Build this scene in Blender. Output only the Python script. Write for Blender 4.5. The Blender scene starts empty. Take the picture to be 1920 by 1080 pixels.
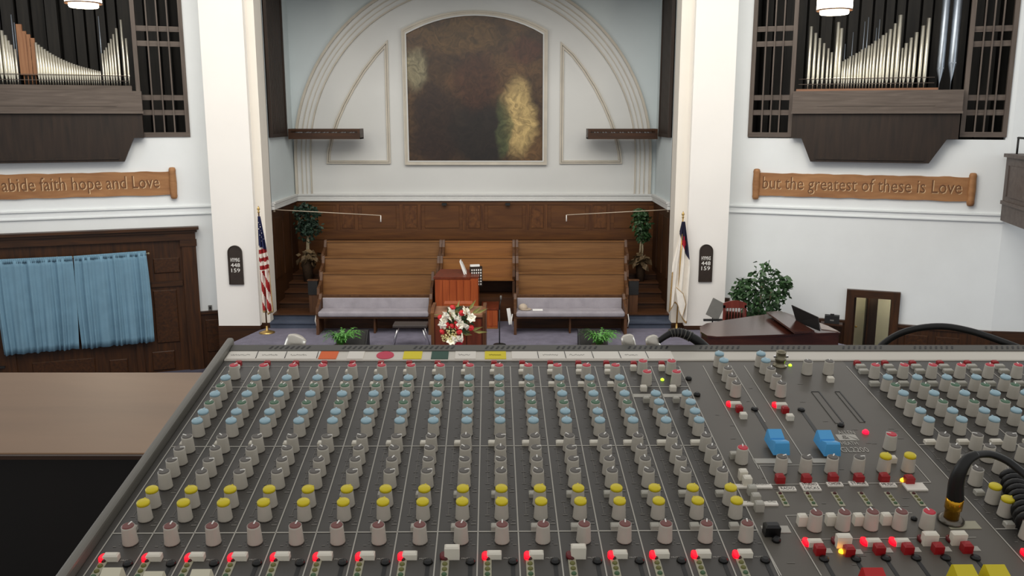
import bpy, math, random
from math import sin, cos, pi, radians, sqrt, atan2
from mathutils import Vector, Matrix
random.seed(7)
scene = bpy.context.scene
COL = scene.collection

# ------------------------------------------------------------------ camera
FPX = 1640.0
PITCH = radians(11.0)
H = 4.64                       # eye height above the platform floor (z = 0)
cam_d = bpy.data.cameras.new('camera')
cam_d.sensor_width = 36.0
cam_d.lens = FPX / 1920.0 * 36.0
cam_d.clip_start = 0.05
cam_d.clip_end = 200
cam = bpy.data.objects.new('camera', cam_d)
COL.objects.link(cam)
cam.location = (0, 0, H)
cam.rotation_euler = (pi / 2 - PITCH, 0, 0)
scene.camera = cam

# ------------------------------------------------------------------ world, lights, exposure
world = bpy.data.worlds.new('hall_ambient')
scene.world = world
world.use_nodes = True
wbg = world.node_tree.nodes['Background']
wbg.inputs[0].default_value = (1.0, 0.985, 0.96, 1)
wbg.inputs[1].default_value = 0.42

def area(name, loc, rot, sx, sy, power, color):
    l = bpy.data.lights.new(name, 'AREA')
    l.shape = 'RECTANGLE'; l.size = sx; l.size_y = sy; l.energy = power; l.color = color
    o = bpy.data.objects.new(name, l); COL.objects.link(o)
    o.location = loc; o.rotation_euler = rot
    return o
# unseen area fills, added overhead to brighten the pillars and at both sides
area('overhead_fill', (-0.9, 11.5, 10.2), (radians(24), 0, 0), 14, 7, 900, (1.0, 0.95, 0.88))
area('side_fill_left', (-13.5, 9.0, 5.5), (0, radians(-80), radians(-12)), 5, 6, 240, (0.90, 0.96, 1.0))
area('side_fill_right', (13.5, 9.0, 5.5), (0, radians(80), radians(12)), 5, 6, 280, (0.90, 0.97, 1.0))

vs = scene.view_settings
vs.view_transform = 'Standard'
vs.look = 'None'
vs.exposure = 0.35
vs.gamma = 1.0
vs.use_curve_mapping = False

# ------------------------------------------------------------------ picture -> place
FW = Vector((0, cos(PITCH), -sin(PITCH)))
UP = Vector((0, sin(PITCH), cos(PITCH)))
EYE = Vector((0, 0, H))

def ray(x, y):
    return Vector(((x - 960) / FPX, 0, 0)) + UP * (-(y - 540) / FPX) + FW

def atY(x, y, Y):
    r = ray(x, y); return EYE + r * (Y / r.y)

def atZ(x, y, z):
    r = ray(x, y); return EYE + r * ((z - H) / r.z)

# ------------------------------------------------------------------ materials
def lin(h):
    h = h.lstrip('#')
    out = []
    for i in (0, 2, 4):
        c = int(h[i:i + 2], 16) / 255
        out.append(c / 12.92 if c <= 0.04045 else ((c + 0.055) / 1.055) ** 2.4)
    return tuple(out)

def nmat(name):
    m = bpy.data.materials.new(name); m.use_nodes = True
    nt = m.node_tree
    return m, nt, nt.nodes['Principled BSDF']

def mat(name, hexc, rough=0.6, metal=0.0, var=0.06, scale=8.0, bump=0.0, spec=0.5, coat=0.0, bscale=None):
    m, nt, b = nmat(name)
    c = lin(hexc)
    n = nt.nodes.new('ShaderNodeTexNoise'); n.inputs['Scale'].default_value = scale; n.inputs['Detail'].default_value = 3
    tc = nt.nodes.new('ShaderNodeTexCoord')
    nt.links.new(tc.outputs['Object'], n.inputs['Vector'])
    r = nt.nodes.new('ShaderNodeValToRGB')
    r.color_ramp.elements[0].position = 0.3; r.color_ramp.elements[1].position = 0.7
    r.color_ramp.elements[0].color = tuple(max(0, v * (1 - var)) for v in c) + (1,)
    r.color_ramp.elements[1].color = tuple(min(1, v * (1 + var)) for v in c) + (1,)
    nt.links.new(n.outputs['Fac'], r.inputs[0]); nt.links.new(r.outputs[0], b.inputs['Base Color'])
    b.inputs['Roughness'].default_value = rough
    b.inputs['Metallic'].default_value = metal
    b.inputs['Specular IOR Level'].default_value = spec
    if coat: b.inputs['Coat Weight'].default_value = coat
    if bump:
        n2 = nt.nodes.new('ShaderNodeTexNoise'); n2.inputs['Scale'].default_value = bscale or scale * 6
        nt.links.new(tc.outputs['Object'], n2.inputs['Vector'])
        bp = nt.nodes.new('ShaderNodeBump'); bp.inputs['Strength'].default_value = bump; bp.inputs['Distance'].default_value = 0.02
        nt.links.new(n2.outputs['Fac'], bp.inputs['Height']); nt.links.new(bp.outputs[0], b.inputs['Normal'])
    return m

def wood(name, dark, light, rough=0.5, stretch=(1, 14, 14), scale=1.6, spec=0.4):
    """grain runs along the axis with the smallest stretch"""
    m, nt, b = nmat(name)
    tc = nt.nodes.new('ShaderNodeTexCoord'); mp = nt.nodes.new('ShaderNodeMapping')
    mp.inputs['Scale'].default_value = stretch
    n = nt.nodes.new('ShaderNodeTexNoise'); n.inputs['Scale'].default_value = scale
    n.inputs['Detail'].default_value = 5; n.inputs['Distortion'].default_value = 0.6
    r = nt.nodes.new('ShaderNodeValToRGB')
    r.color_ramp.elements[0].position = 0.3; r.color_ramp.elements[1].position = 0.72
    r.color_ramp.elements[0].color = lin(dark) + (1,); r.color_ramp.elements[1].color = lin(light) + (1,)
    nt.links.new(tc.outputs['Object'], mp.inputs[0]); nt.links.new(mp.outputs[0], n.inputs['Vector'])
    nt.links.new(n.outputs['Fac'], r.inputs[0]); nt.links.new(r.outputs[0], b.inputs['Base Color'])
    b.inputs['Roughness'].default_value = rough
    b.inputs['Specular IOR Level'].default_value = spec
    return m

def glow(name, hexc, strength):
    m, nt, b = nmat(name)
    b.inputs['Base Color'].default_value = lin(hexc) + (1,)
    b.inputs['Emission Color'].default_value = lin(hexc) + (1,)
    b.inputs['Emission Strength'].default_value = strength
    b.inputs['Roughness'].default_value = 0.4
    n = nt.nodes.new('ShaderNodeTexNoise'); n.inputs['Scale'].default_value = 40
    mr = nt.nodes.new('ShaderNodeMapRange'); mr.inputs['To Min'].default_value = strength * 0.9; mr.inputs['To Max'].default_value = strength * 1.1
    nt.links.new(n.outputs['Fac'], mr.inputs['Value']); nt.links.new(mr.outputs[0], b.inputs['Emission Strength'])
    return m

M = {}
M['wall'] = mat('pale_blue_plaster', '#e4e8e9', 0.75, var=0.02, scale=1.5, bump=0.03)
M['wall_blue'] = mat('chancel_blue_plaster', '#c6cfd0', 0.75, var=0.03, scale=1.0, bump=0.03)
M['pillar'] = mat('warm_white_plaster', '#f0ede8', 0.7, var=0.015, scale=1.2, bump=0.02)
M['cream'] = mat('cream_plaster', '#e9e3d8', 0.7, var=0.02, scale=1.2)
M['lunette'] = mat('lunette_plaster', '#cdcecb', 0.72, var=0.03, scale=0.8, bump=0.03)
M['mould'] = mat('painted_moulding', '#bdb6a8', 0.6, var=0.08, scale=3)
M['corn'] = mat('painted_cornice', '#cfd0cd', 0.6, var=0.03, scale=3)
M['dwood'] = wood('dark_oak_panel', '#2a1709', '#46280f', 0.45, (12, 12, 1), 1.4)
M['dwood_h'] = wood('dark_oak_rail', '#2a1709', '#452810', 0.45, (1, 12, 12), 1.4)
M['pwood'] = wood('reddish_oak_panelling', '#4e2e17', '#66401f', 0.42, (1, 6, 9), 1.2)
M['pwood_v'] = wood('reddish_oak_stile', '#4a2a14', '#6e4522', 0.42, (9, 6, 1), 1.2)
M['pew'] = wood('golden_oak_pew', '#6c4826', '#855d34', 0.42, (1, 10, 14), 1.3)
M['pew_c'] = wood('warm_oak_pew', '#784c26', '#91602f', 0.42, (1, 10, 14), 1.3)
M['pewend'] = wood('pew_end_oak', '#452a17', '#614026', 0.45, (10, 10, 1), 1.4)
M['cherry'] = wood('cherry_veneer', '#8a3e1e', '#a85429', 0.35, (14, 14, 1), 1.2)
M['cherry_d'] = wood('dark_cherry_veneer', '#5a2614', '#75341c', 0.35, (14, 14, 1), 1.2)
M['scroll'] = wood('carved_scroll_wood', '#8a5f3c', '#a97b50', 0.55, (1, 8, 6), 1.5)
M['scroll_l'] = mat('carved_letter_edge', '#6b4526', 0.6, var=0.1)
M['scroll_h'] = mat('carved_letter_highlight', '#d9b98f', 0.6, var=0.1)  # highlight of the carving, painted as a pale colour
M['gwood'] = wood('greyish_walnut', '#4e443d', '#665b53', 0.55, (1, 10, 14), 1.3)
M['gwood_v'] = wood('greyish_walnut_upright', '#4e443d', '#665b53', 0.55, (12, 12, 1), 1.3)
M['corbel'] = wood('very_dark_walnut', '#1a110b', '#2f2117', 0.5, (10, 10, 1), 1.1)
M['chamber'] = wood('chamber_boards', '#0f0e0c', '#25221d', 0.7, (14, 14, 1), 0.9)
M['louvre'] = wood('louvre_slats', '#1c130d', '#33241a', 0.55, (14, 14, 1), 1.0)
M['pipe'] = mat('polished_tin_pipe', '#d9d4c4', 0.28, 0.85, 0.05, 20)
M['pipe_b'] = mat('zinc_pipe', '#9fa8b2', 0.35, 0.85, 0.12, 6)
M['pipe_w'] = wood('wooden_pipe', '#85583a', '#9c704e', 0.5, (14, 14, 1), 1.4)
M['chest'] = wood('windchest_wood', '#7d5740', '#946a50', 0.5, (1, 10, 10), 1.4)
M['carpet'] = mat('blue_violet_carpet', '#74717f', 0.95, var=0.12, scale=5, bump=0.4, bscale=90, spec=0.1)
M['carpet_d'] = mat('slate_blue_carpet', '#505766', 0.95, var=0.12, scale=5, bump=0.4, bscale=90, spec=0.1)
M['stepwood'] = wood('tier_boards', '#3a2212', '#57351b', 0.5, (1, 8, 8), 1.3)
M['hallfloor'] = mat('hall_carpet', '#4d4b57', 0.95, var=0.1, scale=4, spec=0.1)
M['velour'] = mat('grey_lilac_velour', '#989399', 0.9, var=0.1, scale=5, bump=0.2, bscale=60, spec=0.2)
M['black'] = mat('matt_black', '#141414', 0.6, var=0.2)
M['board'] = mat('hymn_board_brown', '#2f251e', 0.5, var=0.15)
M['white'] = mat('white_letter', '#f2f0ea', 0.5, var=0.02)
M['paper'] = mat('white_paper', '#eeeeea', 0.7, var=0.03)
M['chrome'] = mat('chrome_tube', '#d8d8da', 0.2, 1.0, 0.03)
M['brass'] = mat('brass', '#c9a869', 0.3, 0.9, 0.06)
M['gold'] = mat('gold_plating', '#d9a22f', 0.25, 0.95, 0.05)
M['red'] = mat('flag_red', '#a02022', 0.8, var=0.1)
M['fwhite'] = mat('flag_white', '#ece6dc', 0.85, var=0.04)
M['fblue'] = mat('flag_blue', '#252a55', 0.85, var=0.1)
M['navy'] = mat('flag_navy', '#23243c', 0.85, var=0.1)
M['cross'] = mat('flag_crimson', '#b31a30', 0.85, var=0.06)
M['fringe'] = mat('gold_fringe', '#a98a5c', 0.8, var=0.2, scale=40)
M['leaf'] = mat('ficus_leaf', '#35532f', 0.5, var=0.35, scale=9)
M['leaf_d'] = mat('dark_silk_leaf', '#22382a', 0.6, var=0.4, scale=9)
M['leaf_dry'] = mat('dried_leaf', '#66543a', 0.7, var=0.3, scale=9)
M['fern'] = mat('fern_green', '#4f8a38', 0.55, var=0.35, scale=12)
M['bark'] = mat('pale_bark', '#8d8268', 0.8, var=0.2, scale=20)
M['pot'] = mat('wicker_pot', '#4a3826', 0.8, var=0.3, scale=30, bump=0.5)
M['rose'] = mat('red_rose', '#c11a22', 0.55, var=0.2, scale=30)
M['lily'] = mat('white_petal', '#f5f1df', 0.55, var=0.04, scale=30)
M['bud'] = mat('cream_berries', '#d9cf93', 0.6, var=0.25, scale=40)
M['curtain'] = mat('dusty_blue_curtain', '#7194a9', 0.85, var=0.08, scale=3, bump=0.15, bscale=120, spec=0.2)
M['piano'] = wood('walnut_piano_lacquer', '#301712', '#46241b', 0.16, (1, 8, 8), 1.0, 0.6)
M['chair'] = wood('mahogany_chair', '#5e2620', '#7d382e', 0.4, (10, 10, 1), 1.2)
M['greymetal'] = mat('grey_board', '#6b6a66', 0.55, var=0.06)
M['glow_room'] = mat('cream_painted_wall', '#ebe6d2', 0.7, var=0.05, scale=2)
M['lamp'] = glow('lamp_glass', '#fff3dc', 7.0)
M['balc'] = wood('balcony_greybrown', '#4d443f', '#625852', 0.55, (1, 10, 10), 1.0)
M['ledge'] = wood('laminate_ledge', '#7d5f43', '#937152', 0.42, (2, 9, 9), 0.8)
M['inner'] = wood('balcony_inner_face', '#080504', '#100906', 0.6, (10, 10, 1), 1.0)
M['wire'] = mat('thin_wire', '#b9aa96', 0.5, var=0.05)

# ------------------------------------------------------------------ mesh helper
class MB:
    def __init__(s):
        s.v = []; s.f = []; s.mi = []; s.sm = []
    def add(s, verts, faces, mi=0, smooth=False):
        o = len(s.v); s.v += [tuple(v) for v in verts]
        for f in faces:
            s.f.append(tuple(i + o for i in f)); s.mi.append(mi); s.sm.append(smooth)
        return s
    def box(s, x0, x1, y0, y1, z0, z1, mx=None, mi=0):
        vs_ = [(x, y, z) for x in (x0, x1) for y in (y0, y1) for z in (z0, z1)]
        if mx: vs_ = [mx @ Vector(v) for v in vs_]
        return s.add(vs_, [(0, 1, 3, 2), (4, 6, 7, 5), (0, 4, 5, 1), (2, 3, 7, 6), (0, 2, 6, 4), (1, 5, 7, 3)], mi)
    def cbox(s, x0, x1, y0, y1, z0, z1, c=0.002, mi=0, smooth=False):
        """box with chamfered top edges"""
        a = [(x0, y0, z0), (x1, y0, z0), (x1, y1, z0), (x0, y1, z0)]
        b = [(x0, y0, z1 - c), (x1, y0, z1 - c), (x1, y1, z1 - c), (x0, y1, z1 - c)]
        d = [(x0 + c, y0 + c, z1), (x1 - c, y0 + c, z1), (x1 - c, y1 - c, z1), (x0 + c, y1 - c, z1)]
        fs = [(3, 2, 1, 0), (8, 9, 10, 11)]
        for k in range(4):
            n = (k + 1) % 4
            fs.append((k, n, 4 + n, 4 + k)); fs.append((4 + k, 4 + n, 8 + n, 8 + k))
        return s.add(a + b + d, fs, mi, smooth)
    def prism(s, poly, fn0, fn1, mi=0):
        n = len(poly)
        a = [fn0(*p) for p in poly]; b = [fn1(*p) for p in poly]
        fs = [tuple(range(n - 1, -1, -1)), tuple(range(n, 2 * n))]
        fs += [(i, (i + 1) % n, n + (i + 1) % n, n + i) for i in range(n)]
        return s.add(a + b, fs, mi)
    def ring(s, outer, inner, fn0, fn1, closed=True, mi=0):
        """band between two polylines of the same length, given depth by fn0 (front) and fn1 (back)"""
        n = len(outer)
        A = [fn0(*p) for p in outer]; B = [fn0(*p) for p in inner]
        Cc = [fn1(*p) for p in outer]; D = [fn1(*p) for p in inner]
        fs = []
        for i in range(n if closed else n - 1):
            j = (i + 1) % n
            fs += [(i, j, n + j, n + i), (2 * n + j, 2 * n + i, 3 * n + i, 3 * n + j),
                   (j, i, 2 * n + i, 2 * n + j), (n + i, n + j, 3 * n + j, 3 * n + i)]
        if not closed:
            fs += [(0, n, 3 * n, 2 * n), (n - 1, 3 * n - 1, 4 * n - 1, 2 * n - 1)]
        return s.add(A + B + Cc + D, fs, mi)
    def lathe(s, prof, n=16, mx=None, mi=0, smooth=True, rib=0.0):
        vs_ = []
        for (r, z) in prof:
            for k in range(n):
                a = 2 * pi * k / n
                rr = r * (1 + (rib if k % 2 else -rib))
                v = Vector((rr * cos(a), rr * sin(a), z))
                vs_.append(mx @ v if mx else v)
        fs = []
        for i in range(len(prof) - 1):
            for k in range(n):
                k2 = (k + 1) % n
                fs.append((i * n + k, i * n + k2, (i + 1) * n + k2, (i + 1) * n + k))
        s.add(vs_, fs, mi, smooth)
        o = len(s.v) - len(vs_)
        s.f.append(tuple(o + k for k in range(n - 1, -1, -1))); s.mi.append(mi); s.sm.append(False)
        s.f.append(tuple(o + (len(prof) - 1) * n + k for k in range(n))); s.mi.append(mi); s.sm.append(False)
        return s
    def tube(s, pts, r, n=8, mi=0, smooth=True):
        pts = [Vector(p) for p in pts]
        rr = r if isinstance(r, (list, tuple)) else [r] * len(pts)
        vs_ = []; prev = None
        for i, p in enumerate(pts):
            d = (pts[min(i + 1, len(pts) - 1)] - pts[max(i - 1, 0)]).normalized()
            if prev is None:
                ref = Vector((0, 0, 1)) if abs(d.z) < 0.9 else Vector((1, 0, 0))
                u = d.cross(ref).normalized()
            else:
                u = (prev - d * prev.dot(d)).normalized()
            prev = u; w = d.cross(u)
            for k in range(n):
                a = 2 * pi * k / n
                vs_.append(p + (u * cos(a) + w * sin(a)) * rr[i])
        fs = []
        for i in range(len(pts) - 1):
            for k in range(n):
                k2 = (k + 1) % n
                fs.append((i * n + k, i * n + k2, (i + 1) * n + k2, (i + 1) * n + k))
        fs.append(tuple(range(n - 1, -1, -1))); L = (len(pts) - 1) * n
        fs.append(tuple(L + k for k in range(n)))
        return s.add(vs_, fs, mi, smooth)
    def sphere(s, c, r, n=10, m=6, sc=(1, 1, 1), mi=0, bumps=0):
        vs_ = []; 
        for i in range(m + 1):
            t = pi * i / m
            for k in range(n):
                a = 2 * pi * k / n
                q = r * (1 + bumps * sin(5 * a + 3 * t))
                vs_.append((c[0] + q * sin(t) * cos(a) * sc[0], c[1] + q * sin(t) * sin(a) * sc[1], c[2] + q * cos(t) * sc[2]))
        fs = []
        for i in range(m):
            for k in range(n):
                k2 = (k + 1) % n
                fs.append((i * n + k, (i + 1) * n + k, (i + 1) * n + k2, i * n + k2))
        return s.add(vs_, fs, mi, True)
    def mesh(s, name, mats):
        me = bpy.data.meshes.new(name)
        me.from_pydata(s.v, [], s.f)
        for m_ in (mats if isinstance(mats, (list, tuple)) else [mats]): me.materials.append(m_)
        me.polygons.foreach_set('material_index', s.mi)
        me.polygons.foreach_set('use_smooth', s.sm)
        me.update()
        return me
    def build(s, name, mats, parent=None, loc=None, rotz=0.0):
        return put(name, s.mesh(name, mats), parent, loc, rotz)

def put(name, me, parent=None, loc=None, rotz=0.0):
    o = bpy.data.objects.new(name, me); COL.objects.link(o)
    if parent: o.parent = parent
    if loc is not None: o.location = loc
    if rotz: o.rotation_euler = (0, 0, rotz)
    return o

def tag(o, label, cat, group=None):
    o['label'] = label; o['category'] = cat
    if group: o['group'] = group
    return o

def thing(name, label, cat, loc=(0, 0, 0), rotz=0.0, group=None):
    o = bpy.data.objects.new(name, None); COL.objects.link(o)
    o.empty_display_size = 0.1
    o.location = loc; o.rotation_euler = (0, 0, rotz)
    return tag(o, label, cat, group)

def struct(o, label=None):
    o['kind'] = 'structure'
    if label: o['label'] = label
    return o

def text_mesh(body, mats, width=None, height=None, extrude=0.0, name='lettering', space=1.0):
    cu = bpy.data.curves.new(name, 'FONT'); cu.body = body
    cu.align_x = 'CENTER'; cu.align_y = 'CENTER'; cu.size = 1.0; cu.extrude = 0.0; cu.resolution_u = 2
    cu.space_character = space
    o = bpy.data.objects.new(name, cu); COL.objects.link(o)
    bpy.context.view_layer.update()
    me = bpy.data.meshes.new_from_object(o.evaluated_get(bpy.context.evaluated_depsgraph_get()))
    bpy.data.objects.remove(o); bpy.data.curves.remove(cu)
    xs = [v.co.x for v in me.vertices]; ys = [v.co.y for v in me.vertices]
    w = max(xs) - min(xs); h = max(ys) - min(ys); cx = (max(xs) + min(xs)) / 2; cy = (max(ys) + min(ys)) / 2
    sx = (width / w) if width else None; sy = (height / h) if height else None
    sx = sx or sy; sy = sy or sx
    src = [((v.co.x - cx) * sx, (v.co.y - cy) * sy) for v in me.vertices]
    faces = [tuple(p.vertices) for p in me.polygons]
    bpy.data.meshes.remove(me)
    mb = MB()
    if extrude <= 0:
        mb.add([(x, y, 0) for x, y in src], faces)
    else:
        n = len(src); edges = {}
        for f in faces:
            for i in range(len(f)):
                a, b = f[i], f[(i + 1) % len(f)]
                if (b, a) in edges: del edges[(b, a)]
                else: edges[(a, b)] = 1
        fs = [tuple(i + n for i in f) for f in faces]
        fs += [(a, b, b + n, a + n) for (a, b) in edges]
        mb.add([(x, y, 0) for x, y in src] + [(x, y, extrude) for x, y in src], fs)
    return mb.mesh(name, mats)

def split_letters(me, name, m_):
    vs_ = [tuple(v.co) for v in me.vertices]; fs = [tuple(p.vertices) for p in me.polygons]
    par = list(range(len(vs_)))
    def find(i):
        while par[i] != i: par[i] = par[par[i]]; i = par[i]
        return i
    for f in fs:
        for k in f[1:]: par[find(k)] = find(f[0])
    isl = {}
    for f in fs: isl.setdefault(find(f[0]), []).append(f)
    items = []
    for g in isl.values():
        xs = [vs_[i][0] for f in g for i in f]; items.append([min(xs), max(xs), g])
    items.sort(key=lambda t: t[0]); out = []
    for it in items:
        if out and it[0] < out[-1][1] - 0.3 * (it[1] - it[0]): out[-1][1] = max(out[-1][1], it[1]); out[-1][2] = out[-1][2] + it[2]
        else: out.append(it)
    bpy.data.meshes.remove(me)
    res = []
    for _, _, g in out:
        ids = sorted({i for f in g for i in f}); mp_ = {i: k for k, i in enumerate(ids)}
        res.append(MB().add([vs_[i] for i in ids], [tuple(mp_[i] for i in f) for f in g]).mesh(name, m_))
    return res

class Wing:
    """a wall seen in plan from A to B (left to right); local x along it, y into it, z up"""
    def __init__(s, A, B):
        s.A = Vector(A); s.B = Vector(B)
        s.d = (s.B - s.A).normalized(); s.L = (s.B - s.A).length
        s.n = Vector((-s.d.y, s.d.x))            # into the wall (away from the hall)
        s.rz = atan2(s.d.y, s.d.x)
    def q(s, px, py, off=0.0):
        r = ray(px, py)
        P0 = s.A + s.n * off
        t = s.n.dot(P0) / (s.n.x * r.x + s.n.y * r.y)
        P = EYE + r * t
        return ((Vector((P.x, P.y)) - P0).dot(s.d), P.z)
    def loc(s, x=0.0, y=0.0, z=0.0):
        p = s.A + s.d * x + s.n * y
        return (p.x, p.y, z)

WL = Wing((-13.4, 17.13), (-6.3, 19.72))
WR = Wing((4.62, 19.70), (9.95, 17.66))
XL, XR, YB = -5.43, 3.57, 22.0        # chancel walls
XC = (XL + XR) / 2
ZT = 9.2
FLOOR = -1.0

# ================================================================== THE SETTING
mb = MB(); mb.box(-15, 15, 1.6, 26, FLOOR - 0.2, FLOOR); struct(mb.build('floor', M['hallfloor']), 'hall floor below the platform')

# platform (stage) and tiers
mb = MB()
st = [(-5.95, 17.6), (-5.62, 18.97), (-5.43, 19.3), (-5.43, 22.0), (3.57, 22.0), (3.57, 19.3), (3.75, 18.97), (4.8, 18.97), (6.2, 18.7), (7.0, 17.6), (6.8, 13.2), (-4.9, 13.2), (-5.68, 15.66)]
st = st[::-1]
mb.prism(st, lambda x, y: (x, y, FLOOR), lambda x, y: (x, y, 0.0))
stage = struct(mb.build('floor_platform', M['carpet']), 'blue violet carpeted platform floor')

TY = [19.12, 19.82, 20.52]            # fronts of the three choir tiers
TZ = [0.29, 0.57, 0.85]
def tierbox(name, x0, x1, k, y1, mat_):
    b = MB(); b.box(x0, x1, TY[k], y1, 0.0, TZ[k]); 
    return b.build(name, mat_, stage)
for (x0, x1) in ((-4.4, -1.72), (0.1, 2.62)):
    tierbox('tier', x0, x1, 0, TY[1], M['stepwood']); tierbox('tier', x0, x1, 1, TY[2], M['stepwood']); tierbox('tier', x0, x1, 2, YB, M['stepwood'])
tierbox('tier', -1.72, 0.1, 1, TY[2], M['stepwood']); tierbox('tier', -1.72, 0.1, 2, YB, M['stepwood'])
for (x0, x1) in ((XL, -4.4), (2.62, XR)):
    for (y0, y1, z, m_) in ((19.12, 19.42, 0.14, 'carpet_d'), (19.42, 20.0, 0.27, 'stepwood'), (20.0, 20.5, 0.42, 'stepwood'), (20.5, 20.95, 0.57, 'stepwood'), (20.95, 21.35, 0.71, 'stepwood'), (21.35, YB, 0.85, 'stepwood')):
        b = MB(); b.box(x0, x1, y0, y1, 0.0, z - 0.03); s_ = b.build('step', M['carpet_d'] if m_ == 'carpet_d' or y0 < 19.5 else M['dwood_h'], stage)
        b = MB(); b.box(x0, x1, y0 - 0.03, y1, z - 0.03, z); b.build('tread', M[m_], s_)

# chancel walls
ZC0, ZC1 = 2.60, 2.775                 # cornice band
mb = MB(); mb.box(XL - 0.3, XR + 0.3, YB, YB + 0.25, ZC0, ZT)
wall_back = struct(mb.build('wall_back', M['lunette']), 'pale plaster back wall of the chancel')
mb = MB(); mb.box(XL - 0.3, XR + 0.3, YB, YB + 0.25, 0.0, ZC0)
pan_back = struct(mb.build('wall_back_panelling', M['pwood']), 'reddish brown oak panelling behind the choir pews')
for side, x0, x1 in (('left', XL - 0.3, XL), ('right', XR, XR + 0.3)):
    mb = MB(); mb.box(x0, x1, 19.72, YB, ZC0, ZT)
    struct(mb.build('wall_chancel_' + side, M['wall_blue']), 'bluish plaster side wall of the chancel, ' + side)
    mb = MB(); mb.box(x0, x1, 19.72, YB, 0.0, ZC0)
    p_ = struct(mb.build('wall_chancel_panelling_' + side, M['dwood']), 'dark oak panelling on the chancel side wall, ' + side)
    sx = x1 if side == 'left' else x0; dx = 0.02 if side == 'left' else -0.02
    for y0 in (19.85, 20.6, 21.35):
        b = MB(); b.box(min(sx, sx + dx), max(sx, sx + dx), y0, y0 + 0.55, 1.0, 2.4); b.build('panel', M['dwood'], p_)
# pillars: a white front face, a recessed cream face, a grey inner return
for side, xo, xi, xe in (('left', -6.54, -5.62, -5.43), ('right', 4.72, 3.84, 3.57)):
    mb = MB(); mb.box(min(xo, xi), max(xo, xi), 19.0, 19.95, 0.09 if side == 'right' else 0.09, ZT)
    pl = struct(mb.build('wall_pillar_' + side, M['pillar']), 'white square pillar, ' + side + ' of the chancel')
    b = MB(); b.box(min(xi, xe), max(xi, xe), 19.16, 19.75, 0.12, ZT); b.build('recessed_face', M['cream'], pl)
    b = MB(); b.box(min(xo, xi) - 0.01, max(xo, xi) + 0.01, 18.98, 19.96, FLOOR, 0.09); b.build('plinth', M['dwood_h'], pl)
    b = MB(); b.box(min(xi, xe) - 0.01, max(xi, xe) + 0.01, 19.14, 19.75, 0.0, 0.12); b.build('plinth', M['dwood_h'], pl)
    b = MB(); xs = xe if side == 'left' else xe
    b.box(min(xe, xe + (0.02 if side == 'left' else -0.02)), max(xe, xe + (0.02 if side == 'left' else -0.02)), 19.14, 19.72, 0.0, 0.13); b.build('plinth', M['dwood_h'], pl)

mb = MB(); mb.box(-5.62, 3.84, 19.16, 19.75, 7.75, ZT)  # unseen beam, added to shadow the upper chancel from the overhead fill
struct(mb.build('chancel_shade_beam', M['cream']), 'cream beam added out of view to shade the upper chancel')
mb = MB(); mb.box(XL - 0.3, XR + 0.3, 19.16, YB + 0.25, ZT, ZT + 0.15)  # unseen slab, added to keep ambient light out of the chancel
struct(mb.build('ceiling', M['wall_blue']), 'unseen chancel ceiling added to block ambient light')

# chancel cornice (fascia, lower bead and upper moulding)
trim = MB(); trim.box(XL, XR, YB - 0.06, YB, ZC0, ZC1 - 0.04)
t1 = struct(trim.build('trim_1', M['corn']), 'white cornice band above the oak panelling')
b = MB(); b.box(XL, XR, YB - 0.085, YB, ZC1 - 0.045, ZC1); b.build('upper_moulding', M['corn'], t1)
b = MB(); b.box(XL, XR, YB - 0.066, YB, ZC0 + 0.075, ZC0 + 0.085); b.build('bead', M['corn'], t1)
b = MB(); b.box(XL, XR, YB - 0.075, YB, ZC0, ZC0 + 0.03); b.build('lower_moulding', M['corn'], t1)
for i, (x0, dx, nm) in enumerate(((XL, 1, 'left'), (XR, -1, 'right'))):
    def xb(w): return (min(x0, x0 + dx * w), max(x0, x0 + dx * w))
    b = MB(); b.box(*xb(0.06), 19.76, YB - 0.06, ZC0, ZC1 - 0.04)
    t_ = struct(b.build('trim_%d' % (i + 2), M['corn']), 'white cornice band on the chancel side wall, ' + nm)
    b = MB(); b.box(*xb(0.085), 19.76, YB - 0.085, ZC1 - 0.045, ZC1); b.build('upper_moulding', M['corn'], t_)
    b = MB(); b.box(*xb(0.066), 19.76, YB - 0.066, ZC0 + 0.075, ZC0 + 0.085); b.build('bead', M['corn'], t_)

# oak panelling of the back wall: rails, stiles, narrow and wide panels
zlo, zhi = 1.25, ZC0
b = MB(); b.box(XL, XR, YB - 0.02, YB, zhi - 0.10, zhi); b.build('rail', M['pwood'], pan_back)
b = MB(); b.box(XL, XR, YB - 0.02, YB, 1.62, 1.86); b.build('rail', M['pwood'], pan_back)
px = 635 - 118 * 1
while px < 1240:
    for (a, w) in ((px - 3, 6), (px + 31, 6)):
        xa = atY(a, 420, YB).x; xb_ = atY(a + w, 420, YB).x
        if XL < xa and xb_ < XR:
            b = MB(); b.box(xa, xb_, YB - 0.02, YB, 1.86, zhi - 0.10); b.build('stile', M['pwood_v'], pan_back)
    for (a, w, m_) in ((px + 7, 22, 'pwood_v'), (px + 44, 64, 'pwood')):
        xa = atY(a, 420, YB).x; xb_ = atY(a + w, 420, YB).x
        if XL < xa and xb_ < XR:
            b = MB(); b.cbox(xa, xb_, 0, 0.56, 0, 0.014, 0.004)
            o_ = b.build('panel', M[m_], pan_back, (0, YB - 0.001, 1.91)); o_.rotation_euler = (pi / 2, 0, 0)
    px += 118

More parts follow.
